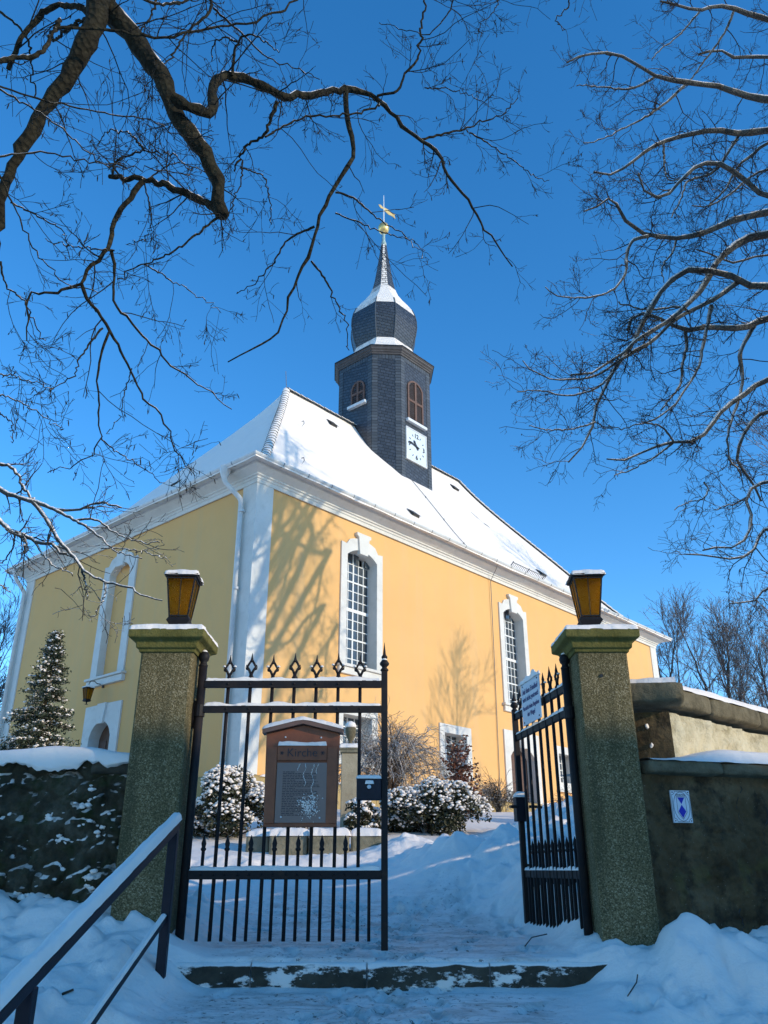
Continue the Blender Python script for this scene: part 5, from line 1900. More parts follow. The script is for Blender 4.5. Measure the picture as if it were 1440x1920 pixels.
def spawn(P, Rr, count, t0, ang, length, k, wig, bias, r0f, rtip, rmax=9, ang_sd=0.25, lenpow=0.0):
    """children of each parent path. count per parent (float), bias a world vector added along the way"""
    M, kp, _ = P.shape
    cnt = rng.poisson(count, M) if np.isscalar(count) else rng.poisson(count)
    par = np.repeat(np.arange(M), cnt)
    m = len(par)
    if m == 0:
        return np.zeros((0, k, 3)), np.zeros((0, k))
    t = t0 + (1 - t0) * rng.random(m) ** 0.85
    f = t * (kp - 1); i = np.minimum(f.astype(int), kp - 2); w = (f - i)[:, None]
    b = P[par, i] * (1 - w) + P[par, i + 1] * w
    tan = P[par, i + 1] - P[par, i]; tan /= np.linalg.norm(tan, axis=1)[:, None] + 1e-9
    rp = Rr[par, i] * (1 - w[:, 0]) + Rr[par, i + 1] * w[:, 0]
    q = rng.normal(size=(m, 3)); q -= (q * tan).sum(1)[:, None] * tan; q /= np.linalg.norm(q, axis=1)[:, None] + 1e-9
    a = ang + ang_sd * rng.normal(size=m)
    d = tan * np.cos(a)[:, None] + q * np.sin(a)[:, None]
    L = length[0] + (length[1] - length[0]) * rng.random(m) ** 1.3
    L = L * (1 - 0.45 * t)
    out = np.zeros((m, k, 3)); out[:, 0] = b
    bias = np.asarray(bias, float)
    for j in range(1, k):
        d = d + wig * rng.normal(size=(m, 3)) + bias
        d /= np.linalg.norm(d, axis=1)[:, None] + 1e-9
        out[:, j] = out[:, j - 1] + d * (L / (k - 1))[:, None]
    r0 = np.minimum(np.minimum(rp * r0f, rmax), 0.03 * L + rtip * 1.2)
    s_ = np.linspace(0, 1, k)[None, :]
    return out, r0[:, None] * (1 - s_) + rtip * s_


def smooth_path(pts, rad, n=26, jit=0.0):
    P = np.array(pts, float); Rr = np.array(rad, float)
    for _ in range(2):
        Q = [P[0]]; S = [Rr[0]]
        for i in range(len(P) - 1):
            Q += [P[i] * 0.8 + P[i + 1] * 0.2, P[i] * 0.2 + P[i + 1] * 0.8]; S += [Rr[i] * 0.8 + Rr[i + 1] * 0.2, Rr[i] * 0.2 + Rr[i + 1] * 0.8]
        Q.append(P[-1]); S.append(Rr[-1])
        P = np.array(Q); Rr = np.array(S)
    s_ = np.concatenate([[0], np.cumsum(np.linalg.norm(np.diff(P, axis=0), axis=1))])
    u = np.linspace(0, s_[-1], n)
    O = np.stack([np.interp(u, s_, P[:, j]) for j in range(3)], -1)
    return O + jit * rng.normal(size=O.shape) * np.linspace(0.2, 1, n)[:, None], np.interp(u, s_, Rr)


def limb_object(path, rad, mat, parent, origin, n=10, name='branch', gnarl=0.07):
    P = path - origin
    d_ = (P[-1] - P[-2]) / np.linalg.norm(P[-1] - P[-2]) * rad[-1]
    P = np.concatenate([P, [P[-1] + 0.25 * d_, P[-1] + 0.35 * d_]]); rad = np.concatenate([rad, [rad[-1] * 0.75, rad[-1] * 0.04]])
    k = len(P)
    T = np.gradient(P, axis=0); T /= np.linalg.norm(T, axis=1)[:, None]
    ref = np.array([0.31, 0.87, 0.2])
    A = np.cross(T, ref); A /= np.linalg.norm(A, axis=1)[:, None]; B = np.cross(T, A)
    t = 2 * PI * np.arange(n) / n
    rr = rad[:, None] * (1 + gnarl * rng.normal(size=(k, n)) + gnarl * rng.normal(size=(k, 1)))
    V = (P[:, None, :] + rr[:, :, None] * (np.cos(t)[None, :, None] * A[:, None, :] + np.sin(t)[None, :, None] * B[:, None, :])).reshape(-1, 3)
    i = np.arange(n); i2 = (i + 1) % n
    F = np.concatenate([np.stack([j * n + i, j * n + i2, (j + 1) * n + i2, (j + 1) * n + i], -1) for j in range(k - 1)])
    me = fast_mesh(name, V, F)
    return obj(name, me, mat, parent, True)


def traced_tree(name, label, base, trunk_pts, trunk_rad, limbs, bark, twigmat, depth_fn, px_per, levels, group=None, minr=0.004, nsides=8, resample=30, jit=0.012, bud=None, wscale=1.0):
    root = empty(name, base); tag(root, label, 'tree', group)
    origin = np.array(base)
    tp, trd = smooth_path(trunk_pts, trunk_rad, 40)
    limb_object(tp, trd, bark, root, origin, 16, 'trunk', 0.03)
    PP = []; RR = []
    for li in limbs:
        pts = []; rad = []
        for (x, y, w, Y) in li:
            p = at(x, y, Y)
            pts.append(p); rad.append(max(wscale * w / 2 * (p @ CF) / FPX, minr * 0.6))
        P_, r_ = smooth_path(pts, rad, resample, jit)
        limb_object(P_, r_, bark, root, origin, nsides if max(rad) > 0.02 else 6)
        PP.append(P_); RR.append(r_)
    P0 = np.array(PP); R0 = np.array(RR)
    V_all = []; F_all = []; off = 0
    lens = np.linalg.norm(np.diff(P0, axis=1), axis=2).sum(1)
    cur = (P0, R0)
    tips = None
    for li, lv in enumerate(levels):
        cnt = lv['n'] * lens if li == 0 else lv['n']
        c = spawn(cur[0], cur[1], cnt, lv.get('t0', 0.1), lv['ang'], lv['len'], lv['k'], lv['wig'], lv['bias'], lv.get('r0', 0.6), lv['rtip'], lv.get('rmax', 9))
        V, F = tubes_batch(c[0], c[1], lv.get('sides', 3))
        V_all.append(V - origin); F_all.append(F + off); off += len(V)
        cur = c
    if bud:
        n_b, r_b, prob = bud
        P_ = cur[0]; sel = rng.random(len(P_)) < prob
        Q = P_[sel]
        i = rng.integers(1, Q.shape[1], len(Q))
        p = Q[np.arange(len(Q)), i]
        q = p + np.stack([rng.normal(size=len(p)) * 0.01, rng.normal(size=len(p)) * 0.01, -0.02 - 0.03 * rng.random(len(p))], -1)
        m_ = (p + q) / 2
        V, F = tubes_batch(np.stack([p, m_, q], 1), np.tile(np.array([[0.002, r_b, 0.002]]), (len(p), 1)), 4)
        V_all.append(V - origin); F_all.append(F + off); off += len(V)
    me = fast_mesh('twigs', np.concatenate(V_all), np.concatenate(F_all))
    o = obj('twigs', me, twigmat, root, True); tag(o, kind='stuff')
    return root


def L_(pts, w0, w1, y0, y1, pre=None):
    """limb from photo positions with even taper and depth drift"""
    n = len(pts)
    s_ = np.concatenate([[0], np.cumsum([math.dist(pts[i], pts[i + 1]) for i in range(n - 1)])]); s_ /= s_[-1]
    out = [(p[0], p[1], w0 + (w1 - w0) * t ** 0.8, y0 + (y1 - y0) * t) for p, t in zip(pts, s_)]
    return out


# --- old oak whose limbs hang into the top left
oak = [
    L_([(150, -190), (178, -60), (185, -30), (200, 15), (230, 45), (270, 95), (300, 145), (325, 200), (355, 250), (390, 295), (405, 330), (412, 365), (416, 404)], 58, 30, 4.0, 4.6),
    L_([(183, -20), (183, 35), (168, 70), (140, 120), (100, 185), (60, 240), (30, 295), (8, 345), (0, 400), (-6, 480)], 52, 14, 4.05, 4.5),
    L_([(322, 180), (345, 198), (375, 208), (394, 216), (400, 200), (398, 170), (406, 150), (425, 139), (465, 146), (500, 163), (528, 187), (565, 178), (600, 176), (650, 165)], 27, 14, 4.25, 4.9),
    L_([(648, 165), (650, 220), (667, 287), (645, 325), (615, 370), (592, 425), (582, 480), (555, 515), (545, 565), (525, 625), (475, 660), (430, 682)], 13, 3, 4.9, 5.5),
    L_([(648, 166), (690, 175), (720, 195), (755, 240), (785, 260), (825, 290), (840, 330), (875, 375), (905, 425), (930, 455), (955, 497)], 13, 2.5, 4.9, 5.6),
    L_([(790, 262), (825, 252), (860, 246), (900, 230), (950, 212), (970, 184)], 6, 2, 5.2, 5.3),
    L_([(880, 248), (925, 275), (960, 300), (1000, 330), (1032, 340)], 4, 1.6, 5.3, 5.6),
    L_([(708, 180), (750, 172), (757, 135), (785, 115), (790, 60), (796, -20)], 6, 4, 4.9, 4.7),
    L_([(795, 165), (830, 165), (870, 172), (910, 195)], 3, 1.6, 4.9, 5.0),
    L_([(520, 190), (497, 255), (455, 275), (440, 320)], 9, 4, 4.6, 4.9),
    L_([(450, 314), (495, 327), (507, 370), (510, 420)], 4, 2, 4.8, 5.0),
    L_([(455, 300), (452, 350), (430, 385), (420, 420)], 4, 2, 4.8, 4.7),
    L_([(498, 257), (540, 232), (575, 218), (640, 216), (700, 207), (718, 194)], 4, 4.5, 4.7, 4.95),
    L_([(590, 425), (535, 450), (520, 485), (480, 530), (440, 553)], 6, 1.8, 5.2, 5.5),
    L_([(630, 360), (665, 370), (710, 413), (760, 440), (796, 470)], 5, 1.6, 5.1, 5.4),
    L_([(630, 400), (680, 420), (730, 440), (775, 455), (795, 482)], 4, 1.5, 5.1, 5.0),
    L_([(584, 490), (615, 530), (630, 570), (650, 600), (650, 658)], 5, 1.8, 5.3, 5.5),
    L_([(435, 140), (443, 80), (465, 60), (490, 75), (525, 100)], 8, 2, 4.5, 4.2),
    L_([(443, 78), (420, 68), (400, 80), (395, 120)], 5, 2, 4.4, 4.6),
    L_([(410, 398), (395, 385), (350, 362), (300, 343), (270, 335), (208, 332)], 20, 10, 4.6, 4.5),
    L_([(268, 340), (235, 385), (210, 420), (208, 465), (165, 500), (150, 535), (95, 550), (55, 550), (52, 575), (55, 600), (47, 632)], 14, 3, 4.5, 4.6),
    L_([(152, 532), (162, 560), (200, 610), (220, 645), (246, 690), (253, 717), (273, 750), (293, 767), (313, 803), (330, 843), (343, 867), (367, 892)], 9, 2, 4.6, 5.2),
    L_([(208, 468), (216, 500), (212, 560), (223, 580), (247, 607), (283, 647), (317, 680), (350, 710), (400, 733), (433, 765)], 8, 2, 4.5, 5.1),
    L_([(203, 622), (187, 673), (183, 707), (185, 767), (188, 820), (180, 847), (147, 873), (87, 888)], 6, 1.8, 4.7, 5.2),
    L_([(192, 615), (153, 663), (143, 700), (110, 723), (67, 743)], 5, 1.8, 4.7, 4.6),
    L_([(247, 690), (230, 747), (227, 780), (203, 812)], 3, 1.6, 4.9, 5.0),
    L_([(188, 822), (227, 853), (273, 880), (305, 902)], 3.5, 1.6, 5.1, 5.3),
    L_([(415, 402), (350, 455), (310, 480), (270, 495), (215, 525)], 6, 3, 4.6, 4.7),
    L_([(270, 495), (320, 525), (380, 560), (412, 582)], 3.5, 1.6, 4.7, 5.0),
    L_([(215, 470), (150, 465), (85, 450)], 4, 2, 4.5, 4.3),
    L_([(278, 335), (330, 300), (385, 320), (420, 330)], 3.5, 1.6, 4.5, 4.9),
    L_([(210, 333), (215, 300), (270, 282), (330, 290), (360, 320)], 6, 2, 4.5, 4.2),
    L_([(270, 282), (245, 250), (200, 240), (185, 270)], 5, 2, 4.3, 4.5),
    # thin pale shoots crossing from the left and the top
    L_([(-30, 150), (0, 162), (80, 190), (200, 212), (280, 225), (320, 250), (400, 258)], 5, 2, 3.6, 4.4),
    L_([(-20, 150), (10, 175), (100, 225), (190, 312), (240, 318)], 5, 2, 3.6, 4.0),
    L_([(-30, 296), (80, 283), (180, 305), (300, 320), (350, 330)], 5, 2, 3.6, 4.2),
    L_([(-20, 290), (20, 370), (50, 440), (60, 465), (130, 540), (180, 545)], 5, 2, 3.7, 4.2),
    L_([(-30, 120), (20, 108), (75, 105), (100, 65), (112, 35)], 13, 8, 3.8, 4.0),
    L_([(15, 130), (40, 70), (75, 25), (120, 8), (150, 10), (172, 28)], 10, 14, 4.4, 4.1),
    L_([(105, 52), (210, 55), (300, 75), (390, 50), (480, 42), (545, 10), (590, -20)], 8, 4, 3.9, 4.3),
    L_([(100, 78), (130, 50), (165, 32)], 6, 9, 4.5, 4.1),
    L_([(-20, 5), (30, 45), (55, 75), (60, 135), (70, 180)], 6, 3, 4.4, 4.5),
    L_([(240, -20), (290, 10), (350, 5), (380, -20)], 8, 5, 4.2, 4.6),
    L_([(390, -20), (400, 20), (350, 60), (330, 95), (300, 130)], 8, 3, 4.8, 4.4),
    L_([(400, 15), (450, 60), (500, 110), (550, 125), (600, 150)], 5, 2, 4.8, 5.2),
    L_([(300, -20), (280, 40), (260, 60), (275, 100)], 6, 2, 4.6, 4.5),
    L_([(940, -30), (930, 20), (905, 40), (890, 60)], 3, 1.5, 5.0, 5.0),
    L_([(1070, -30), (1065, 20), (1040, 35), (1060, 60)], 4, 1.5, 5.0, 5.0),
    L_([(860, -30), (840, 30), (800, 70), (740, 50), (710, 40)], 4, 1.5, 4.8, 5.0),
    L_([(0, 490), (10, 540), (45, 560), (80, 640)], 5, 2, 4.5, 4.8),
    L_([(-20, 700), (30, 705), (70, 720), (100, 735)], 4, 1.8, 4.6, 4.9),
    L_([(-20, 735), (20, 745), (60, 765), (110, 800)], 4, 1.8, 4.6, 4.9),
    L_([(-20, 760), (10, 780), (25, 800), (20, 830)], 4, 1.8, 4.6, 4.9),
    L_([(20, 380), (60, 400), (120, 430), (130, 480)], 4, 2, 4.5, 4.8),
    L_([(270, 345), (285, 400), (283, 440), (240, 460)], 4, 2, 4.5, 4.8),
]
j0 = at(150, -190, 4.0)
tb = np.array([-4.6, 0.2, -1.6])
oak_trunk = [tb, tb + [0.05, 0, 2.0], tb + [0.2, 0.3, 4.2], np.array([-4.0, 1.6, 5.2]), np.array([-3.2, 2.9, 6.4]), j0]
lv_oak = [
    dict(n=4.6, t0=0.05, ang=0.95, len=(0.22, 0.95), k=8, wig=0.15, bias=(0, 0, 0.005), r0=0.5, rtip=0.0024, rmax=0.007),
    dict(n=4.4, t0=0.12, ang=0.8, len=(0.10, 0.38), k=6, wig=0.16, bias=(0, 0, 0.02), r0=0.6, rtip=0.0019, rmax=0.004),
    dict(n=2.6, t0=0.2, ang=0.75, len=(0.04, 0.15), k=4, wig=0.15, bias=(0, 0, 0.03), r0=0.7, rtip=0.0017, rmax=0.003),
]
traced_tree('old_tree', 'gnarled old tree whose heavy bare limbs hang across the top left', tuple(tb), oak_trunk, [0.42, 0.36, 0.32, 0.26, 0.2, 0.13], oak, M_bark, M_twig, None, 1, lv_oak, bud=(1, 0.004, 0.25), wscale=0.86)

# --- snowy branches of a second tree at the left edge
T2 = np.array([-6.2, 8.8, 0.0])
sec = [
    L_([(-60, 860), (-15, 866), (17, 872), (33, 887), (43, 913), (66, 940)], 9, 4, 8.4, 8.2),
    L_([(-60, 890), (-15, 905), (0, 917), (10, 925), (40, 933), (67, 940), (97, 953), (120, 958), (147, 957), (167, 945), (197, 943), (230, 949)], 14, 3, 8.5, 7.8),
    L_([(62, 939), (90, 977), (103, 1003), (123, 1030), (147, 1050), (153, 1070), (173, 1080), (200, 1093), (240, 1100), (267, 1120), (302, 1125)], 10, 2.5, 8.2, 7.6),
    L_([(98, 953), (140, 975), (167, 990), (193, 1013), (217, 1033), (265, 1048)], 7, 2, 8.1, 7.6),
    L_([(140, 975), (180, 972), (213, 997), (253, 1017), (302, 1018)], 5, 2, 8.0, 7.8),
    L_([(-60, 930), (-10, 968), (0, 977), (20, 997), (40, 1003), (67, 1017), (100, 1020), (120, 1040)], 14, 5, 8.5, 8.0),
    L_([(66, 1016), (80, 1040), (100, 1060), (138, 1079)], 5, 2, 8.2, 7.9),
    L_([(190, 1028), (230, 1027), (280, 1037), (312, 1048)], 3, 1.8, 7.8, 7.5),
    L_([(27, 1003), (25, 1030), (10, 1050), (-10, 1060)], 4, 2, 8.3, 8.5),
    L_([(198, 1092), (197, 1120), (185, 1140), (170, 1165)], 4, 1.8, 7.7, 7.6),
    L_([(153, 1068), (160, 1090), (164, 1122)], 5, 2, 7.9, 7.9),
    L_([(-40, 1080), (0, 1095), (20, 1110)], 4, 2, 8.3, 8.2),
    L_([(30, 997), (45, 1010), (50, 1035)], 6, 4, 8.2, 8.2),
]
lv_sec = [
    dict(n=2.8, t0=0.15, ang=0.9, len=(0.25, 0.95), k=7, wig=0.2, bias=(0.02, 0, 0.01), r0=0.5, rtip=0.004, rmax=0.012),
    dict(n=3.8, t0=0.12, ang=0.8, len=(0.10, 0.42), k=5, wig=0.22, bias=(0, 0, 0.02), r0=0.6, rtip=0.0034, rmax=0.007),
    dict(n=1.8, t0=0.2, ang=0.75, len=(0.05, 0.16), k=4, wig=0.2, bias=(0, 0, 0.03), r0=0.7, rtip=0.003, rmax=0.005),
]
traced_tree('bare_tree', 'bare tree whose snow edged branches reach in at the left edge before the church', tuple(T2), [T2, T2 + [0.05, 0, 2], T2 + [0.25, -0.1, 4.5], T2 + [0.2, 0.1, 8]], [0.3, 0.24, 0.18, 0.08], sec, M_bark2, M_twig3, None, 1, lv_sec)


# --- linden at the right
def c3(*pts):
    return [(940 + x / 2.134, y / 2.134) for x, y in pts]


def c8(*pts):
    return [(1180 + x / 4.573, 900 + y / 4.573) for x, y in pts]


lin = [
    L_([(1560, 130)] + c3((1067, 80), (1010, 60), (940, 35), (860, 20), (780, 50), (690, 15), (640, 5)), 14, 3, 11.6, 10.2),
    L_(c3((790, 50), (740, 110), (690, 160), (620, 210), (600, 240)), 4, 2, 10.8, 10.5),
    L_(c3((930, 45), (900, 120), (860, 180), (800, 260), (750, 330)), 5, 3, 11.0, 11.2),
    L_([(1540, 330)] + c3((1067, 405), (960, 380), (880, 345), (740, 335), (620, 310), (550, 265), (490, 230), (430, 205), (330, 215), (265, 250)), 15, 2.5, 12.0, 10.2),
    L_(c3((610, 312), (560, 340), (500, 360), (430, 350), (360, 345), (300, 340)), 5, 2, 10.9, 10.6),
    L_(c3((735, 340), (650, 420), (560, 480), (480, 520), (400, 560), (330, 570)), 6, 2, 11.2, 10.6),
    L_([(1540, 300)] + c3((1067, 520), (960, 535), (860, 515), (760, 540), (660, 560), (580, 605), (500, 670), (430, 700), (370, 690)), 15, 2.5, 12.2, 11.0),
    L_(c3((650, 570), (650, 650), (660, 720), (720, 720)), 5, 2, 11.4, 11.2),
    L_(c3((950, 540), (890, 640), (840, 700), (740, 720), (720, 800), (680, 870)), 7, 2.5, 11.9, 11.4),
    L_([(1530, 480)] + c3((1067, 805), (1000, 740), (880, 645), (770, 665), (700, 740), (640, 800), (580, 780), (545, 700)), 14, 3, 11.4, 10.5),
    L_([(1560, 420)] + c3((1067, 845), (940, 875), (820, 930), (690, 955), (590, 945), (510, 890), (460, 850), (455, 770), (380, 830), (330, 850)), 16, 2.5, 12.6, 10.8),
    L_(c3((585, 945), (520, 960), (500, 1020), (500, 1100), (440, 1170), (350, 1190), (230, 1190), (175, 1150)), 8, 2, 11.2, 10.6),
    L_(c3((700, 955), (690, 1010), (640, 1060), (650, 1130)), 5, 2, 11.8, 11.5),
    L_([(1560, 470)] + c3((1067, 935), (980, 950), (890, 1010), (850, 1060), (820, 1130), (740, 1230), (650, 1300), (560, 1340), (480, 1420), (380, 1490), (280, 1500)), 17, 3, 12.4, 11.0),
    L_([(1560, 560)] + c3((1067, 1155), (940, 1130), (905, 1090), (820, 1085), (720, 1080), (650, 1150), (590, 1240), (540, 1350), (440, 1500), (380, 1600), (370, 1700), (330, 1790), (270, 1850)), 16, 2.5, 12.0, 11.2),
    L_(c3((945, 1130), (850, 1200), (700, 1270), (600, 1370), (500, 1420), (400, 1500), (300, 1520), (200, 1520), (100, 1470), (85, 1440)), 11, 2, 11.9, 11.0),
    L_([(1560, 610)] + c3((1067, 1265), (1000, 1300), (930, 1320), (830, 1305), (740, 1320), (660, 1295), (590, 1250), (520, 1260), (505, 1320)), 16, 4, 12.6, 11.6),
    L_(c3((740, 1240), (700, 1225), (650, 1235), (580, 1240), (510, 1225), (470, 1210)), 5, 3, 11.7, 11.5),
    L_(c3((840, 1225), (810, 1370), (790, 1480), (700, 1610), (620, 1680), (560, 1690)), 8, 3, 11.9, 11.5),
    L_(c3((735, 1320), (745, 1380), (725, 1450), (720, 1540), (640, 1640)), 7, 3, 12.0, 11.8),
    L_(c3((1010, 1305), (950, 1410), (965, 1500), (955, 1590), (900, 1740), (910, 1830), (960, 1900)), 9, 3, 12.4, 12.0),
    L_([(1560, 690)] + c3((1067, 1500), (970, 1580), (880, 1640), (830, 1720), (770, 1770), (690, 1765), (600, 1790), (480, 1850), (420, 1840)), 13, 2.5, 12.6, 11.6),
    L_(c3((450, 1490), (380, 1560), (260, 1590), (160, 1560), (60, 1570)), 5, 2, 11.3, 11.0),
    L_(c3((375, 1690), (280, 1720), (170, 1720), (110, 1700)), 4, 2, 11.2, 11.0),
    L_(c3((690, 1765), (640, 1700), (560, 1690), (480, 1720), (430, 1700)), 4, 2, 11.8, 11.6),
    L_(c3((690, 1770), (600, 1840), (520, 1880), (450, 1900)), 5, 2, 11.9, 11.7),
    L_([(1560, 860)] + c8((1180, 0), (1050, 50), (1000, 150), (1050, 280), (1030, 450), (960, 540), (860, 580), (740, 560), (620, 600)), 9, 2.5, 12.8, 12.0),
    L_([(1560, 950)] + c8((1189, 400), (1110, 470), (1100, 560), (980, 660), (860, 680), (740, 650), (600, 640), (480, 650)), 9, 2, 12.8, 12.0),
    L_([(1540, 1070)] + c8((1189, 900), (1130, 980), (1050, 1060), (960, 1050), (860, 1060)), 7, 2, 12.8, 12.4),
    L_(c8((1000, 150), (900, 210), (820, 220), (740, 260)), 4, 2, 12.6, 12.3),
    L_(c8((640, 20), (690, 90), (620, 170), (500, 190), (380, 260)), 4, 1.8, 11.8, 11.6),
    L_([(1540, 790)] + c3((1067, 1640), (1010, 1670), (960, 1750), (940, 1850), (1000, 1920), (1040, 2000)), 8, 3, 12.8, 12.6),
    L_([(1540, 60)] + c3((1067, 230), (1000, 220), (930, 240), (860, 190), (790, 220)), 9, 3, 12.6, 12.0),
    L_([(1540, 190)] + c3((1067, 560), (1010, 620), (940, 660), (900, 760), (830, 820)), 7, 2.5, 13.2, 13.0),
    L_([(1540, 240)] + c3((1067, 680), (1000, 700), (900, 790), (820, 830), (760, 820)), 6, 2, 13.2, 12.8),
    L_([(1540, 420)] + c3((1067, 1020), (1000, 1030), (920, 1060), (860, 1020), (780, 1000)), 6, 2, 13.2, 12.8),
]
T3 = np.array([11.2, 9.3, 0.6])
for l_ in lin:      # tie every free limb back to the trunk
    if l_[0][0] > 1500:
        pass
lv_lin = [
    dict(n=3.2, t0=0.08, ang=0.85, len=(0.55, 1.9), k=9, wig=0.22, bias=(-0.02, -0.01, -0.02), r0=0.5, rtip=0.0048, rmax=0.014),
    dict(n=4.4, t0=0.10, ang=0.9, len=(0.22, 0.85), k=7, wig=0.25, bias=(-0.01, 0, -0.02), r0=0.6, rtip=0.0042, rmax=0.0075),
    dict(n=4.0, t0=0.15, ang=0.9, len=(0.10, 0.36), k=5, wig=0.26, bias=(0, 0, -0.02), r0=0.7, rtip=0.0036, rmax=0.0055),
]
lin2 = []
lin = [[(a, b, w, y * 1.16) for a, b, w, y in l_] for l_ in lin]
for l_ in lin:
    if l_[0][0] > 1500:
        p = at(l_[1][0], l_[1][1], l_[1][3])
        zt = min(max(p[2] * 0.78 - 0.6, 3.0), 11.5)
        # first point: on the trunk axis, found by depth and height
        d = np.array([T3[0] + 0.15, T3[1], zt])
        dep = d @ CF
        px_ = 720 + FPX * d[0] / dep; py_ = 960 - FPX * (d @ CU) / dep
        l_ = [(px_, py_, l_[0][2] * 1.9, d[1])] + [(a, b, w * 1.25, y) for a, b, w, y in l_[1:]]
    lin2.append(l_)
traced_tree('bare_tree', 'tall bare tree with fine hanging twigs filling the right side of the sky', tuple(T3), [T3, T3 + [0.1, 0, 3], T3 + [0.05, -0.1, 7], T3 + [0.3, 0, 12], T3 + [0.2, 0.2, 16]], [0.45, 0.38, 0.3, 0.18, 0.05], lin2, M_bark2, M_twig2, None, 1, lv_lin, bud=(1, 0.008, 0.2))


# --- background trees: bare crowns behind the wall
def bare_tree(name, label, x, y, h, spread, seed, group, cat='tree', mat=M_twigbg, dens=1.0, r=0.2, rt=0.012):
    z = gz1(x, y) - 0.2
    root = empty(name, (x, y, z)); tag(root, label, cat, group)
    tr = np.array([[0, 0, 0], [0.1 * rng.normal(), 0.1, h * 0.3], [0.2 * rng.normal(), 0.2 * rng.normal(), h * 0.62], [0.3 * rng.normal(), 0.3 * rng.normal(), h * 0.97]])
    P_, r_ = smooth_path(tr, [r, r * 0.75, r * 0.4, 0.02], 26, 0.03)
    limb_object(P_, r_, M_bark2, root, np.zeros(3), 8, 'trunk', 0.03)
    a = spawn(P_[None], r_[None], 20.0 * dens, 0.18, 0.62, (h * 0.30 * spread, h * 0.50 * spread), 9, 0.10, (0, 0, 0.09), 0.55, rt * 1.3, 0.09)
    b = spawn(a[0], a[1], 8.0, 0.15, 0.6, (h * 0.10, h * 0.26), 7, 0.13, (0, 0, 0.07), 0.55, rt, 0.035)
    c = spawn(b[0], b[1], 5.0, 0.15, 0.6, (h * 0.04, h * 0.12), 5, 0.15, (0, 0, 0.05), 0.6, rt * 0.8, 0.02)
    V_all = []; F_all = []; off = 0
    for q in (a, b, c):
        V, F = tubes_batch(q[0], q[1], 3); V_all.append(V); F_all.append(F + off); off += len(V)
    o = obj('crown', fast_mesh('crown', np.concatenate(V_all), np.concatenate(F_all)), mat, root, True)
    tag(o, kind='stuff')
    return root


BG = 'bare trees behind the churchyard wall'
bt = [(1225, 1150, 42, 'dark bare tree rising right beside the far corner of the church', 0.9), (1300, 1120, 46, 'tall bare tree in the middle of the group behind the sunlit wall', 0.8),
      (1352, 1135, 40, 'pale forked bare tree behind the sunlit wall, third from the church', 0.75), (1408, 1150, 44, 'bare tree behind the sunlit wall, fourth from the church', 0.9),
      (1470, 1110, 38, 'bare tree behind the wall at the right edge of the picture', 1.0), (1260, 1160, 52, 'slim far bare tree showing between the first and the middle tree', 0.8),
      (1380, 1170, 54, 'far bare tree in gap between pale forked and fourth tree', 0.9)]
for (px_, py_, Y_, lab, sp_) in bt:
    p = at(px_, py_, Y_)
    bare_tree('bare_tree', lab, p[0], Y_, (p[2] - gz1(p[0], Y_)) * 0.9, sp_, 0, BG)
p = at(1440, 935, 26)
bare_tree('bare_tree', 'taller bare tree with fine upright twigs standing nearer, at the right edge', p[0] + 0.9, 26, p[2] + 1.0, 0.7, 0, BG, dens=0.9)
bare_tree('bare_tree', 'bare tree beyond the right edge that throws its shadow beside the side door', 12.2, 17.2, 7.6, 0.9, 0, BG, mat=M_twig2, r=0.14, rt=0.008)
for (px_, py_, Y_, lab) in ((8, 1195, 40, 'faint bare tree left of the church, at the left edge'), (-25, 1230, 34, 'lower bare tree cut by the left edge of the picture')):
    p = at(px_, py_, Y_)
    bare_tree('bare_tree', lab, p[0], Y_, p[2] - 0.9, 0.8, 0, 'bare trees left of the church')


# --- conifer at the end wall
def leaf_cloud(C, N, size, asp, drop=0.0):
    """flat leaves: centres C, normals N"""
    m = len(C)
    ref = rng.normal(size=(m, 3))
    U = np.cross(N, ref); U /= np.linalg.norm(U, axis=1)[:, None] + 1e-9
    W = np.cross(N, U)
    s = size * (0.6 + 0.8 * rng.random(m))[:, None]
    a = C - U * s; b = C + W * s * asp; c = C + U * s; d = C - W * s * asp
    V = np.stack([a, b, c, d], 1).reshape(-1, 3)
    F = np.arange(m * 4).reshape(m, 4)
    return V, F


ICO_V = None


def blobs_mesh(C, Rr, sq=0.7):
    """low octahedral snow lumps, subdivided once"""
    V0 = np.array([(1, 0, 0), (0, 1, 0), (-1, 0, 0), (0, -1, 0), (0, 0, 1), (0, 0, -1), (.71, .71, 0), (-.71, .71, 0), (-.71, -.71, 0), (.71, -.71, 0),
                   (.71, 0, .71), (0, .71, .71), (-.71, 0, .71), (0, -.71, .71)], float)
    T = [(4, 10, 11), (4, 11, 12), (4, 12, 13), (4, 13, 10), (10, 0, 6), (10, 6, 11), (11, 6, 1), (11, 1, 7), (11, 7, 12), (12, 7, 2), (12, 2, 8), (12, 8, 13), (13, 8, 3), (13, 3, 9), (13, 9, 10), (10, 9, 0),
         (0, 5, 6), (6, 5, 1), (1, 5, 7), (7, 5, 2), (2, 5, 8), (8, 5, 3), (3, 5, 9), (9, 5, 0)]
    m = len(C)
    V = V0[None] * (1 + 0.35 * (rng.random((m, 14, 1)) - 0.5)) * Rr[:, None, None] * np.array([1, 1, sq])
    V = V + C[:, None, :]
    F = (np.array(T)[None] + (np.arange(m) * 14)[:, None, None]).reshape(-1, 3)
    return V.reshape(-1, 3), F


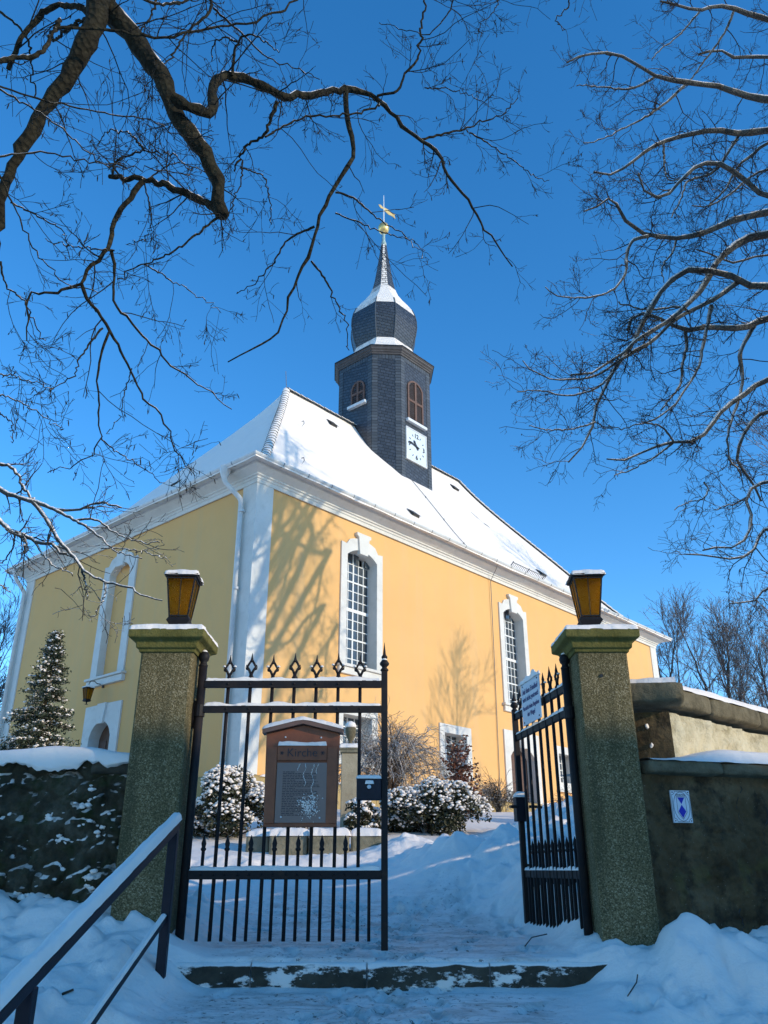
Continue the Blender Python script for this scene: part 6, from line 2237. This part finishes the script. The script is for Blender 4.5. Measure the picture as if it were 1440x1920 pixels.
def conifer(x, y, h, w):
    z = gz1(x, y)
    root = empty('conifer', (x, y, z)); tag(root, 'snow dusted conifer standing before the shaded end wall of the church', 'tree')
    P_, r_ = smooth_path(np.array([[0, 0, 0], [0.02, 0, h * 0.5], [0.05, 0, h * 1.0]]), [0.07, 0.04, 0.008], 16)
    limb_object(P_, r_, M_bark, root, np.zeros(3), 7, 'trunk', 0.03)
    C = []; N = []; SC = []; paths = []
    for i in range(300):
        t = rng.random() ** 1.2
        zt = h * (0.04 + 0.95 * t)
        rad = w * (1 - t) ** 0.85 * (0.55 + 0.6 * rng.random()) + 0.06
        a = rng.random() * 2 * PI
        d = np.array([math.cos(a), math.sin(a), 0])
        n = 9
        s = np.linspace(0, 1, n)
        pts = np.array([0.02 * t, 0, zt])[None] + d[None] * (rad * s)[:, None]
        pts[:, 2] += rad * (0.25 * s - 0.45 * s ** 2) + (0.15 * rad * (s ** 3))
        paths.append(pts)
        for j in range(2, n):
            m = int(16 * (rad / w) + 6)
            q = pts[j] + rng.normal(size=(m, 3)) * np.array([0.055, 0.055, 0.035])
            C.append(q); N.append(rng.normal(size=(m, 3)) * 0.8 + np.array([0, 0, 0.7]))
            if rng.random() < 0.36:
                q2 = pts[j] + rng.normal(size=(3, 3)) * np.array([0.045, 0.045, 0.015]) + np.array([0, 0, 0.035])
                SC.append(q2)
    C = np.concatenate(C); N = np.concatenate(N); N /= np.linalg.norm(N, axis=1)[:, None]
    V, F = leaf_cloud(C, N, 0.035, 0.38)
    o = obj('needles', fast_mesh('needles', V, F), M_needle, root); tag(o, kind='stuff')
    PPp = np.array(paths)
    V, F = tubes_batch(PPp, np.tile(np.linspace(0.012, 0.003, 9)[None], (len(PPp), 1)), 3)
    tag(obj('branches', fast_mesh('branches', V, F), M_bark, root), kind='stuff')
    SC = np.concatenate(SC)
    V, F = blobs_mesh(SC, 0.016 + 0.026 * rng.random(len(SC)), 0.6)
    tag(obj('snow_load', fast_mesh('snow_load', V, F), M_snow, root, True), kind='stuff')


p = at(126, 1185, 18.0)
conifer(p[0] + 0.0 - 0.25, 18.0, p[2] - gz1(p[0], 18.0), 0.95)


# --- evergreen bushes under snow
def bush(label, x, y, rx, ry, h, nleaf, nsnow, mat=M_leaf, leaf=0.028, name='evergreen_bush', zoff=0.0, snowr=(0.012, 0.036), group=None):
    z = gz1(x, y) - 0.05 + zoff
    root = empty(name, (x, y, z)); tag(root, label, 'bush', group)
    nl = 26
    cen = np.stack([rng.normal(size=nl) * rx * 0.42, rng.normal(size=nl) * ry * 0.42, h * (0.08 + 0.60 * rng.random(nl))], -1)
    cen[:, 2] *= 1 - 0.35 * np.clip((cen[:, 0] / rx) ** 2, 0, 1)
    cr = (0.22 + 0.22 * rng.random(nl)) * min(rx, h)
    k_ = rng.integers(0, nl, nleaf)
    d = rng.normal(size=(nleaf, 3)); d /= np.linalg.norm(d, axis=1)[:, None]; d[:, 2] = np.where(d[:, 2] < -0.3, -d[:, 2], d[:, 2])
    C = cen[k_] + d * (cr[k_] * (0.72 + 0.36 * rng.random(nleaf)))[:, None]
    N = d * 0.5 + rng.normal(size=(nleaf, 3)) * 0.7; N /= np.linalg.norm(N, axis=1)[:, None]
    V, F = leaf_cloud(C, N, leaf, 0.45)
    tag(obj('foliage', fast_mesh('foliage', V, F), mat, root), kind='stuff')
    # stems
    tg = cen + 0
    pts = np.stack([np.zeros_like(tg) + rng.normal(size=tg.shape) * np.array([0.06, 0.06, 0]), tg * np.array([0.5, 0.5, 0.6]), tg, tg + (tg - [0, 0, 0.1]) * 0.25], 1)
    V, F = tubes_batch(pts, np.tile(np.array([[0.014, 0.011, 0.007, 0.003]]), (nl, 1)), 4)
    tag(obj('stem', fast_mesh('stem', V, F), M_bark, root), kind='stuff')
    k_ = rng.integers(0, nl, nsnow)
    d = rng.normal(size=(nsnow, 3)); d[:, 2] = np.abs(d[:, 2]) + 0.35; d /= np.linalg.norm(d, axis=1)[:, None]
    C = cen[k_] + d * (cr[k_] * (0.92 + 0.22 * rng.random(nsnow)))[:, None]
    # keep only lumps near the outside of the whole bush
    dist = np.linalg.norm(C[:, None, :] - cen[None], axis=2) / cr[None]
    keep = (dist > 0.86).all(1)
    C = C[keep]
    V, F = blobs_mesh(C, snowr[0] + (snowr[1] - snowr[0]) * rng.random(len(C)) ** 1.6, 0.65)
    tag(obj('snow_load', fast_mesh('snow_load', V, F), M_snow, root, True), kind='stuff')
    return root


bush('snow laden evergreen bush below the church corner, left of the notice board', -2.05, 11.6, 0.66, 0.5, 1.0, 11000, 4600)
bush('large snow covered evergreen bush right of the closed gate leaf', 0.62, 12.0, 0.70, 0.5, 0.72, 11000, 4600)
bush('small snowy bush at the foot of the stone pedestal', -0.32, 11.6, 0.28, 0.25, 0.62, 3000, 700)
bush('low snowy bush tucked between pedestal and large bush', 0.05, 12.1, 0.32, 0.3, 0.62, 3500, 900)
bush('straggly snowy bush near the corner pilaster, behind the notice board', -1.25, 12.6, 0.4, 0.3, 0.95, 2500, 700, M_leafred, 0.022)


# red leaved sapling
def sapling(x, y, h):
    z = gz1(x, y)
    root = empty('red_leaved_shrub', (x, y, z)); tag(root, 'upright shrub with dry red brown leaves under snow beside the large bush', 'bush')
    tr, rr = smooth_path(np.array([[0, 0, 0], [0.03, 0, h * 0.5], [-0.02, 0, h]]), [0.016, 0.010, 0.003], 14, 0.006)
    limb_object(tr, rr, M_bark, root, np.zeros(3), 6, 'stem', 0.02)
    a = spawn(tr[None], rr[None], 34.0, 0.12, 1.0, (0.25, 0.62), 7, 0.12, (0, 0, 0.0), 0.6, 0.002, 0.006)
    V, F = tubes_batch(a[0], a[1], 3)
    tag(obj('twigs', fast_mesh('twigs', V, F), M_twigbush, root), kind='stuff')
    Q = a[0][:, 1:].reshape(-1, 3)
    Q = np.repeat(Q, 11, 0) + rng.normal(size=(len(Q) * 11, 3)) * 0.035
    N = rng.normal(size=Q.shape); N /= np.linalg.norm(N, axis=1)[:, None]
    V, F = leaf_cloud(Q, N, 0.026, 0.55)
    tag(obj('foliage', fast_mesh('foliage', V, F), M_leafred, root), kind='stuff')
    S = a[0][:, 2:].reshape(-1, 3); S = S[rng.random(len(S)) < 0.8] + np.array([0, 0, 0.03])
    V, F = blobs_mesh(S, 0.010 + 0.02 * rng.random(len(S)), 0.6)
    tag(obj('snow_load', fast_mesh('snow_load', V, F), M_snow, root, True), kind='stuff')


sapling(1.06, 12.3, 1.05)


# weeping shrub: arching whips
def weeping(label, x, y, h, rx, n, mat, rt=0.0032, name='weeping_shrub', ry=None):
    z = gz1(x, y)
    root = empty(name, (x, y, z)); tag(root, label, 'shrub')
    ry = ry or rx * 0.7
    k = 14
    P_ = np.zeros((n, k, 3)); R2 = np.zeros((n, k))
    for i in range(n):
        a = rng.random() * 2 * PI; q = rng.random() ** 0.6
        hh = h * (0.55 + 0.5 * rng.random()) * (1 - 0.25 * q); ex = rx * q * math.cos(a); ey = ry * q * math.sin(a)
        s = np.linspace(0, 1, k)
        lift = np.sin(np.clip(s * (0.55 + 0.35 * rng.random()), 0, 1) * PI)
        P_[i, :, 0] = ex * s ** 1.2; P_[i, :, 1] = ey * s ** 1.2
        P_[i, :, 2] = hh * lift ** 0.8
        P_[i] += np.cumsum(rng.normal(size=(k, 3)) * 0.012, 0)
        R2[i] = np.linspace(0.010, rt, k)
    b = spawn(P_, R2, 7.0, 0.25, 0.6, (0.25, 0.75), 7, 0.12, (0, 0, -0.10), 0.6, rt * 0.9, 0.006)
    c = spawn(b[0], b[1], 3.0, 0.2, 0.6, (0.08, 0.3), 5, 0.15, (0, 0, -0.08), 0.7, rt * 0.8, 0.004)
    V_all = []; F_all = []; off = 0
    for q in ((P_, R2), b, c):
        V, F = tubes_batch(q[0], q[1], 3); V_all.append(V); F_all.append(F + off); off += len(V)
    tag(obj('whips', fast_mesh('whips', np.concatenate(V_all), np.concatenate(F_all)), mat, root, True), kind='stuff')


weeping('weeping shrub of brown arching whips lined with snow before the yellow wall', 0.10, 14.2, 1.5, 1.4, 110, M_twigbush, 0.0042)
weeping('tall sparse reddish shrub rising behind the weeping shrub', 0.15, 15.2, 2.0, 0.8, 26, M_twigbush, 0.003, 'bare_shrub')
p = at(930, 1520, 19.6)
weeping('small snowy bare shrub at the plinth left of the side door', p[0], 19.2, 0.75, 0.6, 40, M_twig3, 0.004, 'bare_shrub')
p = at(1040, 1500, 21)
weeping('low bare shrub at the plinth right of the side door', p[0] + 0.4, 20.6, 0.55, 0.5, 30, M_twig3, 0.004, 'bare_shrub')

# ------------------------------------------------------------ fallen sticks and a log by the open leaf
def stick(pts, r, label):
    P_ = np.array(pts, float)
    P_[:, 2] += gz(P_[:, 0], P_[:, 1])
    b = P_[0].copy()
    o = MB().tube(P_ - b, r, 5).build('fallen_twig', M_dirt, None, True, loc=tuple(b))
    tag(o, label, 'twig')


stick([(0.92, 6.05, 0.01), (0.98, 6.12, 0.05), (1.08, 6.10, 0.06)], 0.0035, 'thin bent twig in the snow below the open gate leaf')
stick([(1.30, 5.05, 0.01), (1.38, 5.14, 0.02), (1.42, 5.25, 0.03)], 0.0035, 'short dark twig on the snow heap before the right pillar')
stick([(-1.55, 4.55, 0.005), (-1.50, 4.56, 0.01)], 0.006, 'dark wood chip on the snow left of the handrail post')
lgx, lgy = 1.42, 7.5
lg = empty('fallen_log', (lgx, lgy, gz1(lgx, lgy) + 0.03)); tag(lg, 'short dark log under snow, seen through the bars of the open leaf', 'log')
MB().tube([(-0.22, 0.02, 0.02), (-0.05, 0, 0.03), (0.12, 0.01, 0.02), (0.26, 0.02, 0.0)], [0.055, 0.065, 0.06, 0.05], 10).build('wood', M_dirt, lg, True)
MB().tube([(-0.15, 0.0, 0.06), (-0.2, -0.03, 0.13), (-0.27, -0.04, 0.14)], [0.016, 0.012, 0.008], 6).build('branch_stub', M_dirt, lg, True)
snow_slab(-0.2, 0.24, -0.05, 0.06, 0.055, 0.09, 20, 10, 3).build('snow_cap', M_snow, lg, True)

# ------------------------------------------------------------ unseen building added behind the viewer to shade the stairs
hs = empty('shade_house', (26, -8, -3)); tag(hs, 'unseen building added outside the picture to shade the steps', 'shade_house')
MB().box(-18, 20, -5, 3.9, 0, 8.4).build('wall', M_housewall, hs)
HR = 10.12
MB().prism([(-5.6, 8.3), (4.0, 8.3), (4.0, HR - 0.02), (3.9, HR), (-0.4, HR + 1.0), (-5.0, 9.5)], -18.6, 20.6, 'yz').build('roof', M_snowroof, hs)
